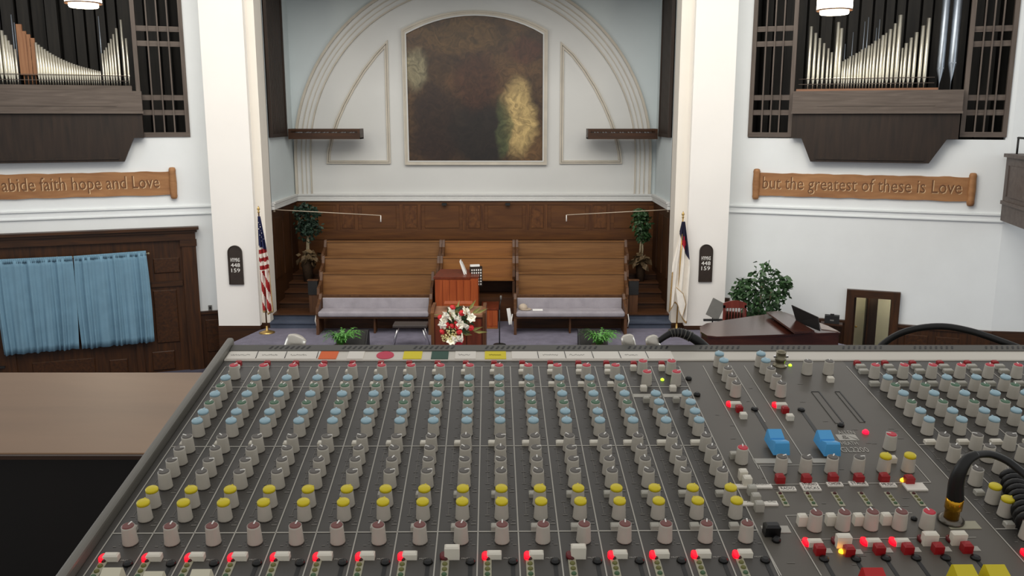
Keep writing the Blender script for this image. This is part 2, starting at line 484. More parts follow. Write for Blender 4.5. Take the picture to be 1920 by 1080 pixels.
# ---- wing walls with their organ openings
def wing_wall(W, name, label, xo0, xo1, zo, x0, x1, dgap=None):
    mb = MB()
    if dgap:
        mb.box(x0, dgap[0], 0, 0.25, FLOOR, zo); mb.box(dgap[1], x1, 0, 0.25, FLOOR, zo); mb.box(dgap[0], dgap[1], 0, 0.25, dgap[2], zo)
    else: mb.box(x0, x1, 0, 0.25, FLOOR, zo)
    mb.box(x0, xo0, 0, 0.25, zo, ZT) if xo0 > x0 else None
    mb.box(xo1, x1, 0, 0.25, zo, ZT)
    o = mb.build(name, M['wall'], None, W.loc(), W.rz)
    return struct(o, label)
xo1L = WL.q(357, 255)[0] - 0.01; zoL = WL.q(300, 257)[1] 
xo0R = WR.q(1402, 255)[0] + 0.01; xo1R = WR.q(1887, 255)[0] - 0.01; zoR = WR.q(1450, 259)[1]
wall_left = wing_wall(WL, 'wall_left', 'pale wall left of the chancel, angled towards the hall', -2.0, xo1L, zoL, -2.0, WL.L)
wall_right = wing_wall(WR, 'wall_right', 'pale wall right of the chancel, angled towards the hall', xo0R, xo1R, zoR, 0.0, WR.L, (WR.q(1584, 600)[0] + 0.1, WR.q(1684, 600)[0] - 0.1, WR.q(1635, 544)[1] - 0.08))
mb = MB(); mb.prism([(9.95, 17.66), (13.5, 17.2), (13.6, 17.5), (9.97, 17.95)], lambda x, y: (x, y, FLOOR), lambda x, y: (x, y, ZT))
struct(mb.build('wall_corner_right', M['wall']), 'pale side wall at the right edge under the balcony')

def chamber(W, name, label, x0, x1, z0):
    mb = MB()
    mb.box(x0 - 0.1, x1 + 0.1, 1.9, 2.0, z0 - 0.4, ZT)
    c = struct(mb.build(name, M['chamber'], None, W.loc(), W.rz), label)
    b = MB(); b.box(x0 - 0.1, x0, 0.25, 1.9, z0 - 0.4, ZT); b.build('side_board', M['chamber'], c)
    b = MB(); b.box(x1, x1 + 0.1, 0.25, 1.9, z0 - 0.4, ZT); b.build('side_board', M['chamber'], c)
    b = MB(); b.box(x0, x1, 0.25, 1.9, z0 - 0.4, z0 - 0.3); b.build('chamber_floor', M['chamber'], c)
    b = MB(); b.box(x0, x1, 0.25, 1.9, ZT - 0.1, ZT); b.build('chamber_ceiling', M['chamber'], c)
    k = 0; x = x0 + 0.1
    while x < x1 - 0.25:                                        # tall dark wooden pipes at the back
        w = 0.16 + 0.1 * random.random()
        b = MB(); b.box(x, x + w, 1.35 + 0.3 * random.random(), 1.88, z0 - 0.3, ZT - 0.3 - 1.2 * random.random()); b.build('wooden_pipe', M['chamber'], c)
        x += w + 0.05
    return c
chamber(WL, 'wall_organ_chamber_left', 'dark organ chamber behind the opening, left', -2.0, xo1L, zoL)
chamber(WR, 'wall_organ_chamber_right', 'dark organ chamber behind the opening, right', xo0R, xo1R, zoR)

# picture-rail cornices on the wings
def wing_trim(W, n, x0, x1, pu, pl_):
    zu = pu; zl = pl_
    b = MB(); b.box(x0, x1, -0.02, 0, zl, zu)
    t = struct(b.build('trim_%d' % n, M['wall'], None, W.loc(), W.rz), 'white moulding running along the angled wall, ' + ('above the curtained doors' if W is WL else 'above the piano'))
    b = MB(); b.box(x0, x1, -0.055, 0, zu - 0.02, zu + 0.015); b.build('upper_bead', M['wall'], t)
    b = MB(); b.box(x0, x1, -0.045, 0, zl - 0.015, zl + 0.015); b.build('lower_bead', M['wall'], t)
wing_trim(WL, 4, -2.0, WL.L, WL.q(200, 392)[1], WL.q(200, 406)[1])
wing_trim(WR, 5, 0.0, WR.L, WR.q(1600, 393)[1], WR.q(1600, 405)[1])

# wainscot under the wings
zwL = WL.q(395, 582)[1]; zwR = WR.q(1750, 612)[1]
def wainscot(W, name, label, x0, x1, z, gap=None):
    segs = [(x0, x1)] if not gap else [(x0, gap[0]), (gap[1], x1)]
    b = MB()
    for (a, c) in segs: b.box(a, c, -0.06, 0, FLOOR, z - 0.06)
    o = struct(b.build(name, M['dwood'], None, W.loc(), W.rz), label)
    for (a, c) in segs:
        q = MB(); q.box(a, c, -0.10, 0, z - 0.06, z); q.build('cap_rail', M['dwood_h'], o)
        x = a + 0.15
        while x + 0.5 < c:
            q = MB(); q.cbox(x, x + 0.45, 0, 0.75, 0, 0.02, 0.01)
            p_ = q.build('panel', M['dwood'], o, (0, -0.06, z - 0.95)); p_.rotation_euler = (pi / 2, 0, 0)
            x += 0.6
    return o
dxa = WR.q(1584, 600)[0]; dxb = WR.q(1684, 600)[0]
wainscot(WL, 'wall_wainscot_left', 'dark oak wainscot beside the left pillar', WL.q(372, 600)[0], WL.L, zwL)
wainscot(WR, 'wall_wainscot_right', 'dark oak wainscot below the right wall', 0.0, WR.L, zwR, (dxa, dxb))
mb = MB(); mb.prism([(9.93, 17.60), (13.5, 17.14), (13.5, 17.2), (9.95, 17.66)], lambda x, y: (x, y, FLOOR), lambda x, y: (x, y, zwR))
struct(mb.build('wall_wainscot_corner', M['dwood_h']), 'dark oak wainscot at the right edge')

# ---- doorway in the right wing: dark casing, half-open door, lit lobby behind
ztop = WR.q(1635, 544)[1]
door = struct(MB().box(dxa, dxa + 0.16, -0.12, 0.3, FLOOR, ztop).build('door_1', M['dwood'], None, WR.loc(), WR.rz), 'dark oak doorway with a half-open door in the right wall')
MB().box(dxb - 0.16, dxb, -0.12, 0.3, FLOOR, ztop).build('jamb', M['dwood'], door)
MB().box(dxa + 0.16, dxb - 0.16, -0.12, 0.3, ztop - 0.16, ztop).build('head', M['dwood_h'], door)
ix0, ix1 = dxa + 0.16, dxb - 0.16
MB().box(ix0, ix0 + 0.05, 0.28, 1.02, FLOOR, ztop - 0.18, Matrix.Translation((ix0, 0.28, 0)) @ Matrix.Rotation(radians(4), 4, 'Z') @ Matrix.Translation((-ix0, -0.28, 0))).build('door_leaf', M['dwood'], door)
MB().box(ix0 - 0.2, ix1 + 0.6, 1.5, 1.6, FLOOR, ztop + 0.4).build('lobby_back_wall', M['glow_room'], door)
MB().box(ix0 - 0.3, ix0 - 0.2, 0.3, 1.6, FLOOR, ztop + 0.4).build('lobby_side_wall', M['glow_room'], door)
MB().box(ix1 + 0.6, ix1 + 0.7, 0.3, 1.6, FLOOR, ztop + 0.4).build('lobby_side_wall', M['wall'], door)
MB().box(ix0 - 0.3, ix1 + 0.7, 0.3, 1.6, ztop + 0.4, ztop + 0.5).build('lobby_ceiling', M['glow_room'], door)
MB().box(ix0 + 0.27, ix0 + 0.50, 0.5, 1.5, FLOOR, ztop + 0.4).build('lobby_cupboard', M['corbel'], door)
MB().box(ix0 + 0.30, ix0 + 0.33, 0.47, 0.5, FLOOR, ztop + 0.2).build('cupboard_edge', M['dwood'], door)
MB().lathe([(0.025, -0.02), (0.028, 0.0), (0.02, 0.02)], 10, Matrix.Translation((ix0 + 0.09, 0.75, 0.0))).build('door_knob', M['brass'], door)
ll = bpy.data.lights.new('lobby_lamp', 'POINT'); ll.energy = 30; ll.color = (1.0, 0.93, 0.75); ll.shadow_soft_size = 0.1
lo = bpy.data.objects.new('lobby_lamp', ll); COL.objects.link(lo); lo.location = WR.loc(ix0 + 0.38, 0.40, ztop + 0.2)

# ---- lunette on the back wall: arch mouldings, side panels, picture frame
def bw(px, py): 
    p = atY(px, py, YB); return (p.x, p.z)
cz = atY(887, 296, YB).z; cx = atY(887, 296, YB).x
R0 = (bw(1221, 296)[0] - bw(553, 296)[0]) / 2
def arch(r, zbase, n=48):
    pts = [(cx - r, zbase)]
    pts += [(cx - r * cos(pi * k / n), cz + r * sin(pi * k / n)) for k in range(n + 1)]
    pts += [(cx + r, zbase)]
    return pts
arc = struct(MB().ring(arch(R0, ZC1), arch(R0 - 0.40, ZC1), lambda x, z: (x, YB - 0.03, z), lambda x, z: (x, YB, z), False).build('trim_6', M['lunette']), 'wide moulded arch band on the chancel back wall')
for (r, w, d) in ((R0, 0.06, 0.09), (R0 - 0.16, 0.025, 0.05), (R0 - 0.27, 0.02, 0.045), (R0 - 0.38, 0.03, 0.06)):
    MB().ring(arch(r, ZC1), arch(r - w, ZC1), lambda x, z: (x, YB - d, z), lambda x, z: (x, YB, z), False).build('arch_bead', M['mould'], arc)
# wall above and outside the arch is bluer
o_ = arch(R0 + 0.002, ZC1)
left_pts = [(XL, ZC1)] + [p for p in o_ if p[0] <= cx + 1e-6] + [(cx, ZT), (XL, ZT)]
right_pts = [(XR, ZT), (cx, ZT)] + [p for p in o_ if p[0] >= cx - 1e-6] + [(XR, ZC1)]
for nm, pts in (('left', left_pts), ('right', right_pts)):
    MB().prism(pts, lambda x, z: (x, YB - 0.012, z), lambda x, z: (x, YB, z)).build('spandrel', M['wall_blue'], wall_back)

def frame_pts(top_l, top_r, bot_r, bot_l, peak, n=14):
    a = bw(*top_l); b_ = bw(*top_r); m_ = bw(*peak)
    pts = [bw(*bot_r), b_]
    # circular top through a, m, b
    w = (b_[0] - a[0]) / 2; s_ = m_[1] - (a[1] + b_[1]) / 2; r = (w * w + s_ * s_) / (2 * s_)
    ccx = (a[0] + b_[0]) / 2; ccz = m_[1] - r; th = math.asin(w / r)
    for k in range(1, n):
        t = th - 2 * th * k / n
        pts.append((ccx + r * sin(t), ccz + r * cos(t)))
    pts += [a, bw(*bot_l)]
    return pts
of = frame_pts((753, 56), (1027, 57), (1025, 309), (760, 309), (889, 20))
inf = frame_pts((762, 64), (1018, 65), (1017, 301), (768, 301), (889, 30))
frame = thing('framed_painting', 'large dark round-topped painting set into the chancel arch', 'painting', (cx, YB - 0.02, of[0][1]))
fx, fz = frame.location.x, frame.location.z
def fl(y): return lambda x, z: (x - fx, y, z - fz)
MB().ring(of, inf, fl(-0.05), fl(0.02)).build('frame', M['mould'], frame)
mid = [((a[0] + b_[0]) / 2, (a[1] + b_[1]) / 2) for a, b_ in zip(of, inf)]
MB().ring(of, [((2 * a[0] + b_[0]) / 3, (2 * a[1] + b_[1]) / 3) for a, b_ in zip(of, inf)], fl(-0.07), fl(-0.04)).build('frame_bead', M['mould'], frame)
MB().ring([((a[0] + 3 * b_[0]) / 4, (a[1] + 3 * b_[1]) / 4) for a, b_ in zip(of, inf)], inf, fl(-0.062), fl(-0.04)).build('inner_bead', M['lunette'], frame)

def painting_mat():
    m, nt, bs = nmat('dusky_oil_paint')
    N = nt.nodes; L = nt.links
    tc = N.new('ShaderNodeTexCoord')
    w = N.new('ShaderNodeTexNoise'); w.inputs['Scale'].default_value = 1.6; w.inputs['Detail'].default_value = 4
    L.new(tc.outputs['Object'], w.inputs['Vector'])
    sub = N.new('ShaderNodeVectorMath'); sub.operation = 'SUBTRACT'; sub.inputs[1].default_value = (0.5, 0.5, 0.5)
    L.new(w.outputs['Color'], sub.inputs[0])
    scl = N.new('ShaderNodeVectorMath'); scl.operation = 'SCALE'; scl.inputs['Scale'].default_value = 0.55
    L.new(sub.outputs[0], scl.inputs[0])
    wp = N.new('ShaderNodeVectorMath'); wp.operation = 'ADD'
    L.new(tc.outputs['Object'], wp.inputs[0]); L.new(scl.outputs[0], wp.inputs[1])
    base = N.new('ShaderNodeTexNoise'); base.inputs['Scale'].default_value = 1.1; base.inputs['Detail'].default_value = 5
    L.new(tc.outputs['Object'], base.inputs['Vector'])
    rp = N.new('ShaderNodeValToRGB'); rp.color_ramp.elements[0].position = 0.32; rp.color_ramp.elements[1].position = 0.7
    rp.color_ramp.elements[0].color = lin('#2c1d12') + (1,); rp.color_ramp.elements[1].color = lin('#5d4429') + (1,)
    L.new(base.outputs['Fac'], rp.inputs[0])
    cur = rp.outputs[0]
    # soft colour masses: (x, z, rx, rz, colour, strength)
    for (x, z, rx, rz, colr, k) in ((-1.45, 2.35, .45, .55, '#8a8468', .75), (-.9, .95, .75, 1.3, '#241712', .9), (.25, .7, .95, 1.15, '#191513', .95),
                                    (.1, 2.0, .7, .8, '#3c2216', .8), (1.15, 1.15, .45, 1.05, '#b29a66', .9), (.75, .9, .2, .8, '#4b5233', .7),
                                    (1.3, 2.75, .5, .3, '#46261a', .7), (-.3, 3.1, 1.2, .45, '#5b4526', .6)):
        s1 = N.new('ShaderNodeVectorMath'); s1.operation = 'SUBTRACT'; s1.inputs[1].default_value = (x, 0, z)
        L.new(wp.outputs[0], s1.inputs[0])
        s2 = N.new('ShaderNodeVectorMath'); s2.operation = 'MULTIPLY'; s2.inputs[1].default_value = (1 / rx, 0, 1 / rz)
        L.new(s1.outputs[0], s2.inputs[0])
        ln = N.new('ShaderNodeVectorMath'); ln.operation = 'LENGTH'; L.new(s2.outputs[0], ln.inputs[0])
        mr = N.new('ShaderNodeMapRange'); mr.interpolation_type = 'SMOOTHSTEP'
        mr.inputs['From Min'].default_value = 0.55; mr.inputs['From Max'].default_value = 1.1
        mr.inputs['To Min'].default_value = k; mr.inputs['To Max'].default_value = 0.0
        L.new(ln.outputs['Value'], mr.inputs['Value'])
        mx = N.new('ShaderNodeMix'); mx.data_type = 'RGBA'; mx.inputs['B'].default_value = lin(colr) + (1,)
        L.new(mr.outputs[0], mx.inputs['Factor']); L.new(cur, mx.inputs['A'])
        cur = mx.outputs['Result']
    bn = N.new('ShaderNodeTexNoise'); bn.inputs['Scale'].default_value = 5.5; bn.inputs['Detail'].default_value = 8; bn.inputs['Distortion'].default_value = 1.5
    L.new(wp.outputs[0], bn.inputs['Vector'])
    br = N.new('ShaderNodeMapRange'); br.inputs['From Min'].default_value = 0.3; br.inputs['From Max'].default_value = 0.7; br.inputs['To Min'].default_value = 0.55; br.inputs['To Max'].default_value = 1.45
    L.new(bn.outputs['Fac'], br.inputs['Value'])
    vm = N.new('ShaderNodeVectorMath'); vm.operation = 'SCALE'
    L.new(cur, vm.inputs[0]); L.new(br.outputs[0], vm.inputs['Scale'])
    L.new(vm.outputs[0], bs.inputs['Base Color']); bs.inputs['Roughness'].default_value = 0.4
    return m
MB().prism(inf, fl(-0.02), fl(0.0)).build('canvas', painting_mat(), frame)

def side_panel(nm, pts):
    P = [bw(*p) for p in pts]
    n = len(P); cxx = sum(p[0] for p in P) / n; czz = sum(p[1] for p in P) / n
    def inset(d):
        out = []
        for i in range(n):
            p0, p1, p2 = P[i - 1], P[i], P[(i + 1) % n]
            def nrm(a, b_):
                dx, dz = b_[0] - a[0], b_[1] - a[1]; l = sqrt(dx * dx + dz * dz) or 1
                nx, nz = -dz / l, dx / l
                if (cxx - a[0]) * nx + (czz - a[1]) * nz < 0: nx, nz = -nx, -nz
                return nx, nz
            n1, n2 = nrm(p0, p1), nrm(p1, p2)
            bx, bz = n1[0] + n2[0], n1[1] + n2[1]; k = d / max(0.25, (1 + n1[0] * n2[0] + n1[1] * n2[1]))
            out.append((p1[0] + bx * k, p1[1] + bz * k))
        return out
    t = struct(MB().ring(P, inset(0.035), lambda x, z: (x, YB - 0.05, z), lambda x, z: (x, YB, z)).build('trim_' + nm, M['mould']), 'curved triangular wall moulding ' + ('left' if nm == '7' else 'right') + ' of the painting')
    MB().ring(inset(0.045), inset(0.085), lambda x, z: (x, YB - 0.035, z), lambda x, z: (x, YB, z)).build('inner_bead', M['mould'], t)
crv = [(613, 307), (614, 285), (620, 255), (630, 225), (643, 195), (660, 163), (680, 131), (703, 101), (727, 75)]
side_panel('7', crv + [(730, 200), (733, 307)])
crv2 = [(1051, 78), (1076, 101), (1098, 130), (1118, 162), (1135, 195), (1148, 226), (1158, 256), (1164, 285), (1166, 307)]
side_panel('8', crv2 + [(1049, 307), (1050, 200)])

# small black hooks under the cornice
for px_ in (833, 952):
    p = atY(px_, 383, YB - 0.1)
    MB().box(-0.06, 0.06, -0.04, 0.04, -0.03, 0.03).box(-0.03, 0.03, 0.04, 0.095, -0.02, 0.02).build('hook', M['black'], pan_back, p)

# ================================================================== louvres and horizontal pipe trays
for nm, X, sgn in (('left', XL, 1), ('right', XR, -1)):
    y0, y1 = 19.80, 21.15
    z0 = atY(520 if sgn > 0 else 1247, 257, 20.4).z
    root = thing('organ_louvre', 'tall dark slatted louvre on the chancel side wall, ' + nm, 'louvre', (X, (y0 + y1) / 2, z0))
    hw = (y1 - y0) / 2
    def lb(a, b_, y_0, y_1, z_0, z_1):
        return MB().box(min(a * sgn, b_ * sgn), max(a * sgn, b_ * sgn), y_0, y_1, z_0, z_1)
    lb(0.0, 0.02, -hw, hw, 0, 4.6).build('backing', M['black'], root)
    for yy in (-hw, hw - 0.07): lb(0.0, 0.09, yy, yy + 0.07, 0, 4.6).build('stile', M['louvre'], root)
    lb(0.0, 0.09, -hw + 0.07, hw - 0.07, 0, 0.08).build('rail', M['louvre'], root)
    nsl = 15
    for k in range(nsl):
        yy = -hw + 0.1 + k * (2 * hw - 0.2) / nsl
        lb(0.02, 0.07, yy, yy + 0.05, 0.08, 4.6).build('slat', M['louvre'], root)
for nm, xa, xb_, Xw in (('left', 536, 678, XL), ('right', 1101, 1238, XR)):
    p0 = atY(xa, 251, 21.4); p1 = atY(xb_, 251, 21.4); zc_ = p0.z
    if nm == 'left': x0, x1 = XL + 0.1, p1.x
    else: x0, x1 = p0.x, XR - 0.1
    L_ = x1 - x0
    root = thing('pipe_tray', 'dark wooden tray of short organ pipes reaching out from the louvre, ' + nm, 'pipe tray', (x0, 21.4, zc_ - 0.12))
    hh = 0.24
    MB().box(0, L_, -0.25, -0.22, 0, 0.15).box(0, L_, -0.25, -0.22, 0.205, hh).build('front_board', M['dwood_h'], root)
    MB().box(0, L_, 0.25, 0.28, 0, hh).build('back_board', M['dwood_h'], root)
    MB().box(0, L_, -0.22, 0.25, 0, 0.03).build('bottom_board', M['dwood_h'], root)
    for xx in (0, L_ - 0.06): MB().box(xx, xx + 0.06, -0.255, 0.285, 0, hh + 0.003).build('end_board', M['dwood_h'], root)
    n_ = 22
    for k in range(n_):
        xx = 0.12 + k * (L_ - 0.24) / (n_ - 1); ln = 0.3 + 0.06 * sin(k * 1.7)
        MB().tube([(xx, -0.2, 0.13), (xx, -0.2 + ln, 0.15)], [0.026, 0.018], 8).build('short_pipe', M['pipe_b'] if k % 3 else M['black'], root)

# ================================================================== organ cases on the wings
def pipe_mesh(h, r, foot, rect=False):
    mb = MB()
    if rect:
        mb.box(-r, r, -r, r, foot, h)
        mb.lathe([(0.008, 0), (0.012, foot)], 8)
    else:
        mb.lathe([(0.007, 0), (0.009, foot * 0.35), (r, foot), (r, h)], 10)
        mb.box(-r * 0.7, r * 0.7, -r * 1.04, -r * 0.9, foot + 0.005, foot + 0.03)
    return mb

def organ(W, tag_, label, shelf_px, chest_y, pipes, big, grilles, corb, thin=()):
    xs0, xs1 = W.q(shelf_px[0], 190, -0.3)[0], W.q(shelf_px[1], 190, -0.3)[0]
    zt, zb = W.q(shelf_px[2], 169.5, -0.3)[1], W.q(shelf_px[2], 211, -0.3)[1]
    zbot = W.q(corb[2], 305, -0.3)[1]
    loc = W.loc((xs0 + xs1) / 2, -0.3, zbot)
    root = thing('pipe_organ', label, 'pipe organ', loc, W.rz)
    ox, oz = (xs0 + xs1) / 2, zbot
    def B(x0, x1, y0, y1, z0, z1): return MB().box(x0 - ox, x1 - ox, y0, y1, z0 - oz, z1 - oz)
    f = B(xs0, xs1, 0, 0.262, zb, zt); f.build('shelf', M['gwood'], root)
    B(xs0 + 0.15, xs1 - 0.15, 0.262, 0.95, zb, zt).build('inner_shelf', M['gwood'], root)
    B(xs0 - 0.015, xs1 + 0.015, -0.03, 0.2, zb - 0.02, zb + 0.03).build('lower_moulding', M['gwood'], root)
    B(xs0 + 0.5, xs1 - 0.5, -0.012, 0, zb + 0.13, zb + 0.17).build('groove_moulding', M['gwood'], root)
    # tapering corbel case
    cx0, cx1 = W.q(corb[0], 303, -0.3)[0], W.q(corb[1], 303, -0.3)[0]
    tx0, tx1 = xs0 + 0.02, xs1 - 0.02
    zk = W.q(corb[3], 259, -0.3)[1]
    kx0 = tx0 + 0.28 if corb[0] > 100 else tx0
    poly = [(tx0, zb), (tx1, zb), (tx1, zk), (tx1 - 0.20, zk), (cx1, zbot), (cx0, zbot), (tx0 + 0.20, zk), (tx0, zk)]
    if corb[0] < 100: poly = [(tx0, zb), (tx1, zb), (tx1, zk + 0.0), (tx1 - 0.20, zk), (cx1, zbot), (tx0, zbot)]
    poly = poly[::-1]
    MB().prism(poly, lambda x, z: (x - ox, 0.06, z - oz), lambda x, z: (x - ox, 0.30, z - oz)).build('corbel', M['corbel'], root)
    B(cx0 + 0.1, cx1 - 0.1, 0.035, 0.06, zbot + 0.05, zbot + 0.09).build('corbel_bead', M['corbel'], root)
    off = 0.15
    # windchest
    zc_ = W.q(shelf_px[2], chest_y[0], off)[1]
    B(W.q(chest_y[2], 165, off)[0], W.q(chest_y[3], 165, off)[0], 0.28, 0.62, zt, max(zt + 0.03, zc_)).build('windchest', M['chest'] if tag_ == 'right' else M['gwood'], root)
    zf = max(zt + 0.03, zc_)
    for (px, py, wpx, kind) in pipes:
        x, z = W.q(px, py, off)
        r = wpx / 2 / 88.0
        fx_ = 0.20
        mm = {'t': 'pipe', 'w': 'pipe_w', 'd': 'pipe_b'}[kind]
        yy = 0.45 + (0.07 if kind == 'w' else 0)
        pipe_mesh(max(0.25, z - zf), r, fx_, kind == 'w').build('pipe', M[mm], root, (x - ox, yy, zf - oz))
    for (px, py, wpx, ft) in big:
        x, z = W.q(px, py, off)
        pipe_mesh(z + 1.0 - zt, wpx / 2 / 86.0, ft).build('pipe', M['pipe_b'], root, (x - ox, 0.45, zt - oz))
    for (px, py, wpx) in thin:
        x, z = W.q(px, py, off + 0.3)
        MB().lathe([(wpx / 176., 0), (wpx / 176., z - zf)], 6).build('pipe', M['pipe_b'], root, (x - ox, 0.78, zf - oz))
    # rack rails that hold the pipes
    xa, xb2 = W.q(chest_y[2] + 4, 150, off)[0], W.q(chest_y[3] - 6, 150, off)[0]
    for zz in (zf + 0.10, zf + 0.21):
        MB().tube([(xa - ox, 0.40, zz - oz), (xb2 - ox, 0.40, zz - oz)], 0.008, 6).build('rack_rail', M['gwood'], root)
    for k, (gx0, gx1, gxm, bars) in enumerate(grilles):
        a0 = W.q(gx0, 255)[0]; a1 = W.q(gx1, 255)[0]
        z0 = W.q(gxm, 257)[1]
        g = thing('organ_grille', 'tall greyish wooden grille ' + bars, 'grille', W.loc((a0 + a1) / 2, 0.0, z0), W.rz)
        hw = (a1 - a0) / 2; ht = ZT - z0
        MB().box(-hw, hw, -0.03, 0.10, 0, 0.10).build('bottom_rail', M['gwood'], g)
        for s_ in (-hw, hw - 0.085): MB().box(s_, s_ + 0.085, -0.03, 0.10, 0.10, ht).build('stile', M['gwood_v'], g)
        for yy in (211, 183, 82, 54):
            zz = W.q(gxm, yy)[1] - z0
            MB().box(-hw + 0.085, hw - 0.085, 0.03, 0.08, zz - 0.055, zz + 0.055).build('cross_rail', M['gwood'], g)
        for m_ in (-1, 0, 1):
            xx = m_ * (hw - 0.10) / 2.0
            MB().box(xx - 0.014, xx + 0.014, -0.02, 0.03, 0.10, ht).build('upright_bar', M['gwood_v'], g)
    return root

lp = [(-22, 30, 6, 't'), (-14, 40, 6, 't'), (-6, 48, 6, 't'), (3, 57, 6, 't'), (10, 66, 6, 't'), (16, 76, 5, 't'), (21, 84, 5, 't'), (28, 92, 4, 't'),
      (34, 45, 9, 'w'), (43, 58, 8, 'w'), (51, 64, 8, 'w'), (59, 71, 8, 'w')]
xs_ = 67.0
curve = [(66, 79), (82, 91), (97, 101), (114, 110), (130, 117), (147, 123), (165, 128), (185, 133), (196, 135)]
while xs_ < 190:
    for (a, b_) in zip(curve[:-1], curve[1:]):
        if a[0] <= xs_ <= b_[0]:
            yy = a[1] + (b_[1] - a[1]) * (xs_ - a[0]) / (b_[0] - a[0])
    lp.append((xs_, yy, 5.0 - 1.6 * (xs_ - 67) / 123, 't'))
    xs_ += 5.6 - 1.6 * (xs_ - 67) / 123
lp += [(191, 100, 3.5, 't'), (195.5, 94, 3.5, 't'), (199, 89, 3.5, 't'), (203.5, 81, 4, 't'), (207.5, 73, 4, 't'), (212, 64, 4, 't'), (217.5, 53, 4.5, 't'), (226, 37, 4.5, 't'), (236, 72, 4.5, 't')]
organ(WL, 'left', 'silver and wooden organ pipes in a descending curve on a dark shelf, left wall', (-120, 266, 130), (160, 0, -100, 248), lp, [],
      [(262, 357, 305, 'beside the curved row of pipes, left wall')], (-110, 233, 120, 230), thin=((20, 27, 2.2), (26, 42, 2.2), (184, 30, 2.0)))
rt = [(328, 265, 34), (373, 330, 32), (415, 382, 30), (457, 432, 28), (500, 483, 26), (533, 523, 24), (600, 222, 36), (632, 283, 34), (643, 612, 16), (666, 595, 24), (693, 585, 16), (717, 563, 26), (747, 553, 18), (778, 532, 28), (808, 518, 18),
      (835, 495, 28), (868, 480, 20), (903, 455, 30), (935, 437, 20), (968, 408, 30), (1005, 388, 24), (1045, 352, 34), (1077, 330, 22), (1120, 292, 34), (1168, 235, 30), (1222, 150, 42), (1240, 480, 20), (1278, 432, 32), (1328, 377, 32), (1382, 323, 34), (1448, 257, 36), (1508, 180, 38)]
rp_ = [(1460 + a / 5.333, b_ / 5.333, w / 5.333, 't') for a, b_, w in rt]
organ(WR, 'right', 'silver organ pipes in rising and falling rows on a dark shelf, right wall', (1486, 1806, 1640), (166, 0, 1494, 1758), rp_,
      [(1775, 0, 12.5, 0.42), (1797, 0, 14.5, 0.52)],
      [(1402, 1484, 1443, 'left of the silver pipes, beside the right pillar'), (1799, 1887, 1843, 'right of the silver pipes, beside the balcony')], (1519, 1742, 1630, 1500),
      thin=((1622, 40, 1.6), (1629, 32, 1.6), (1644, 52, 1.5), (1650, 36, 1.6), (1585, 82, 1.5), (1600, 60, 1.3)))

# ================================================================== carved wooden scroll signs
def scroll(W, pxa, pxb, top, bot, body, label, tx0, tx1, ty, thl):
    xa, za = W.q(pxa, (top + bot) / 2); xb2, zb2 = W.q(pxb, (top + bot) / 2)
    zt = W.q((pxa + pxb) / 2, top)[1]; zb_ = W.q((pxa + pxb) / 2, bot)[1]
    L_ = xb2 - xa; h = zt - zb_
    root = thing('scroll_sign', label, 'sign', W.loc((xa + xb2) / 2, 0, zb_), W.rz)
    n = 40; outer = []
    rnd = random.Random(3)
    tops = [(-L_ / 2 + L_ * k / n, h + 0.006 * sin(k * 1.1) + 0.005 * rnd.uniform(-1, 1)) for k in range(n + 1)]
    bots = [(L_ / 2 - L_ * k / n, 0.006 * sin(k * 0.9 + 1) + 0.005 * rnd.uniform(-1, 1)) for k in range(n + 1)]
    poly = (tops + bots)[::-1]
    MB().prism(poly, lambda x, z: (x, -0.05, z), lambda x, z: (x, 0.0, z)).build('board', M['scroll'], root)
    for s_ in (-1, 1):
        MB().lathe([(0.03, -0.09), (0.06, -0.08), (0.075, -0.03), (0.07, 0.02), (0.08, h / 2), (0.07, h - 0.02), (0.075, h + 0.03), (0.06, h + 0.08), (0.03, h + 0.09)], 14,
                   Matrix.Translation((s_ * L_ / 2, -0.05, 0))).build('rolled_end', M['scroll'], root)
    ta = W.q(tx0, ty)[0] - (xa + xb2) / 2; tb = W.q(tx1, ty)[0] - (xa + xb2) / 2
    for (nm_, m_, ex, dx, dz) in (('carved_letter', 'scroll_l', 0.008, 0, 0), ('letter_highlight', 'scroll_h', 0.004, 0.016, -0.012)):  # second, pale offset copy paints a highlight along the letters
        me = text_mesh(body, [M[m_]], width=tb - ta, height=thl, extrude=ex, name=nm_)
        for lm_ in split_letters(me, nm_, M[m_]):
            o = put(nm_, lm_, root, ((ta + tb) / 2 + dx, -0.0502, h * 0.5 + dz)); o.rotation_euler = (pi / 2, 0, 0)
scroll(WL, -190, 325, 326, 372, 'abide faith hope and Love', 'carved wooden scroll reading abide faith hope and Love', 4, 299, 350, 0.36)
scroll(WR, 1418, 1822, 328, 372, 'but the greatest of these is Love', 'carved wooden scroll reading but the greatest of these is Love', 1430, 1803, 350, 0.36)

# ================================================================== panelled doors and blue curtains on the left wing
zc_top = WL.q(190, 432)[1]
xr_ = WL.q(376, 560)[0]
dt = WL.q(200, 455)[1]
door2 = struct(MB().box(-1.5, xr_ - 0.05, -0.06, 0.0, FLOOR, dt).build('door_2', M['dwood'], None, WL.loc(), WL.rz), 'wide dark oak panelled doors behind blue curtains, left wall')
MB().box(-1.5, xr_ + 0.06, -0.24, 0, zc_top - 0.04, zc_top + 0.02).build('cornice_cap', M['dwood_h'], door2)
MB().box(-1.5, xr_ + 0.02, -0.18, 0, zc_top - 0.10, zc_top - 0.04).build('cornice_step', M['dwood_h'], door2)
MB().box(-1.5, xr_ - 0.02, -0.13, 0, dt, zc_top - 0.10).build('lintel', M['dwood_h'], door2)
MB().box(xr_ - 0.32, xr_ - 0.02, -0.13, 0, FLOOR, dt).build('pilaster', M['dwood'], door2)
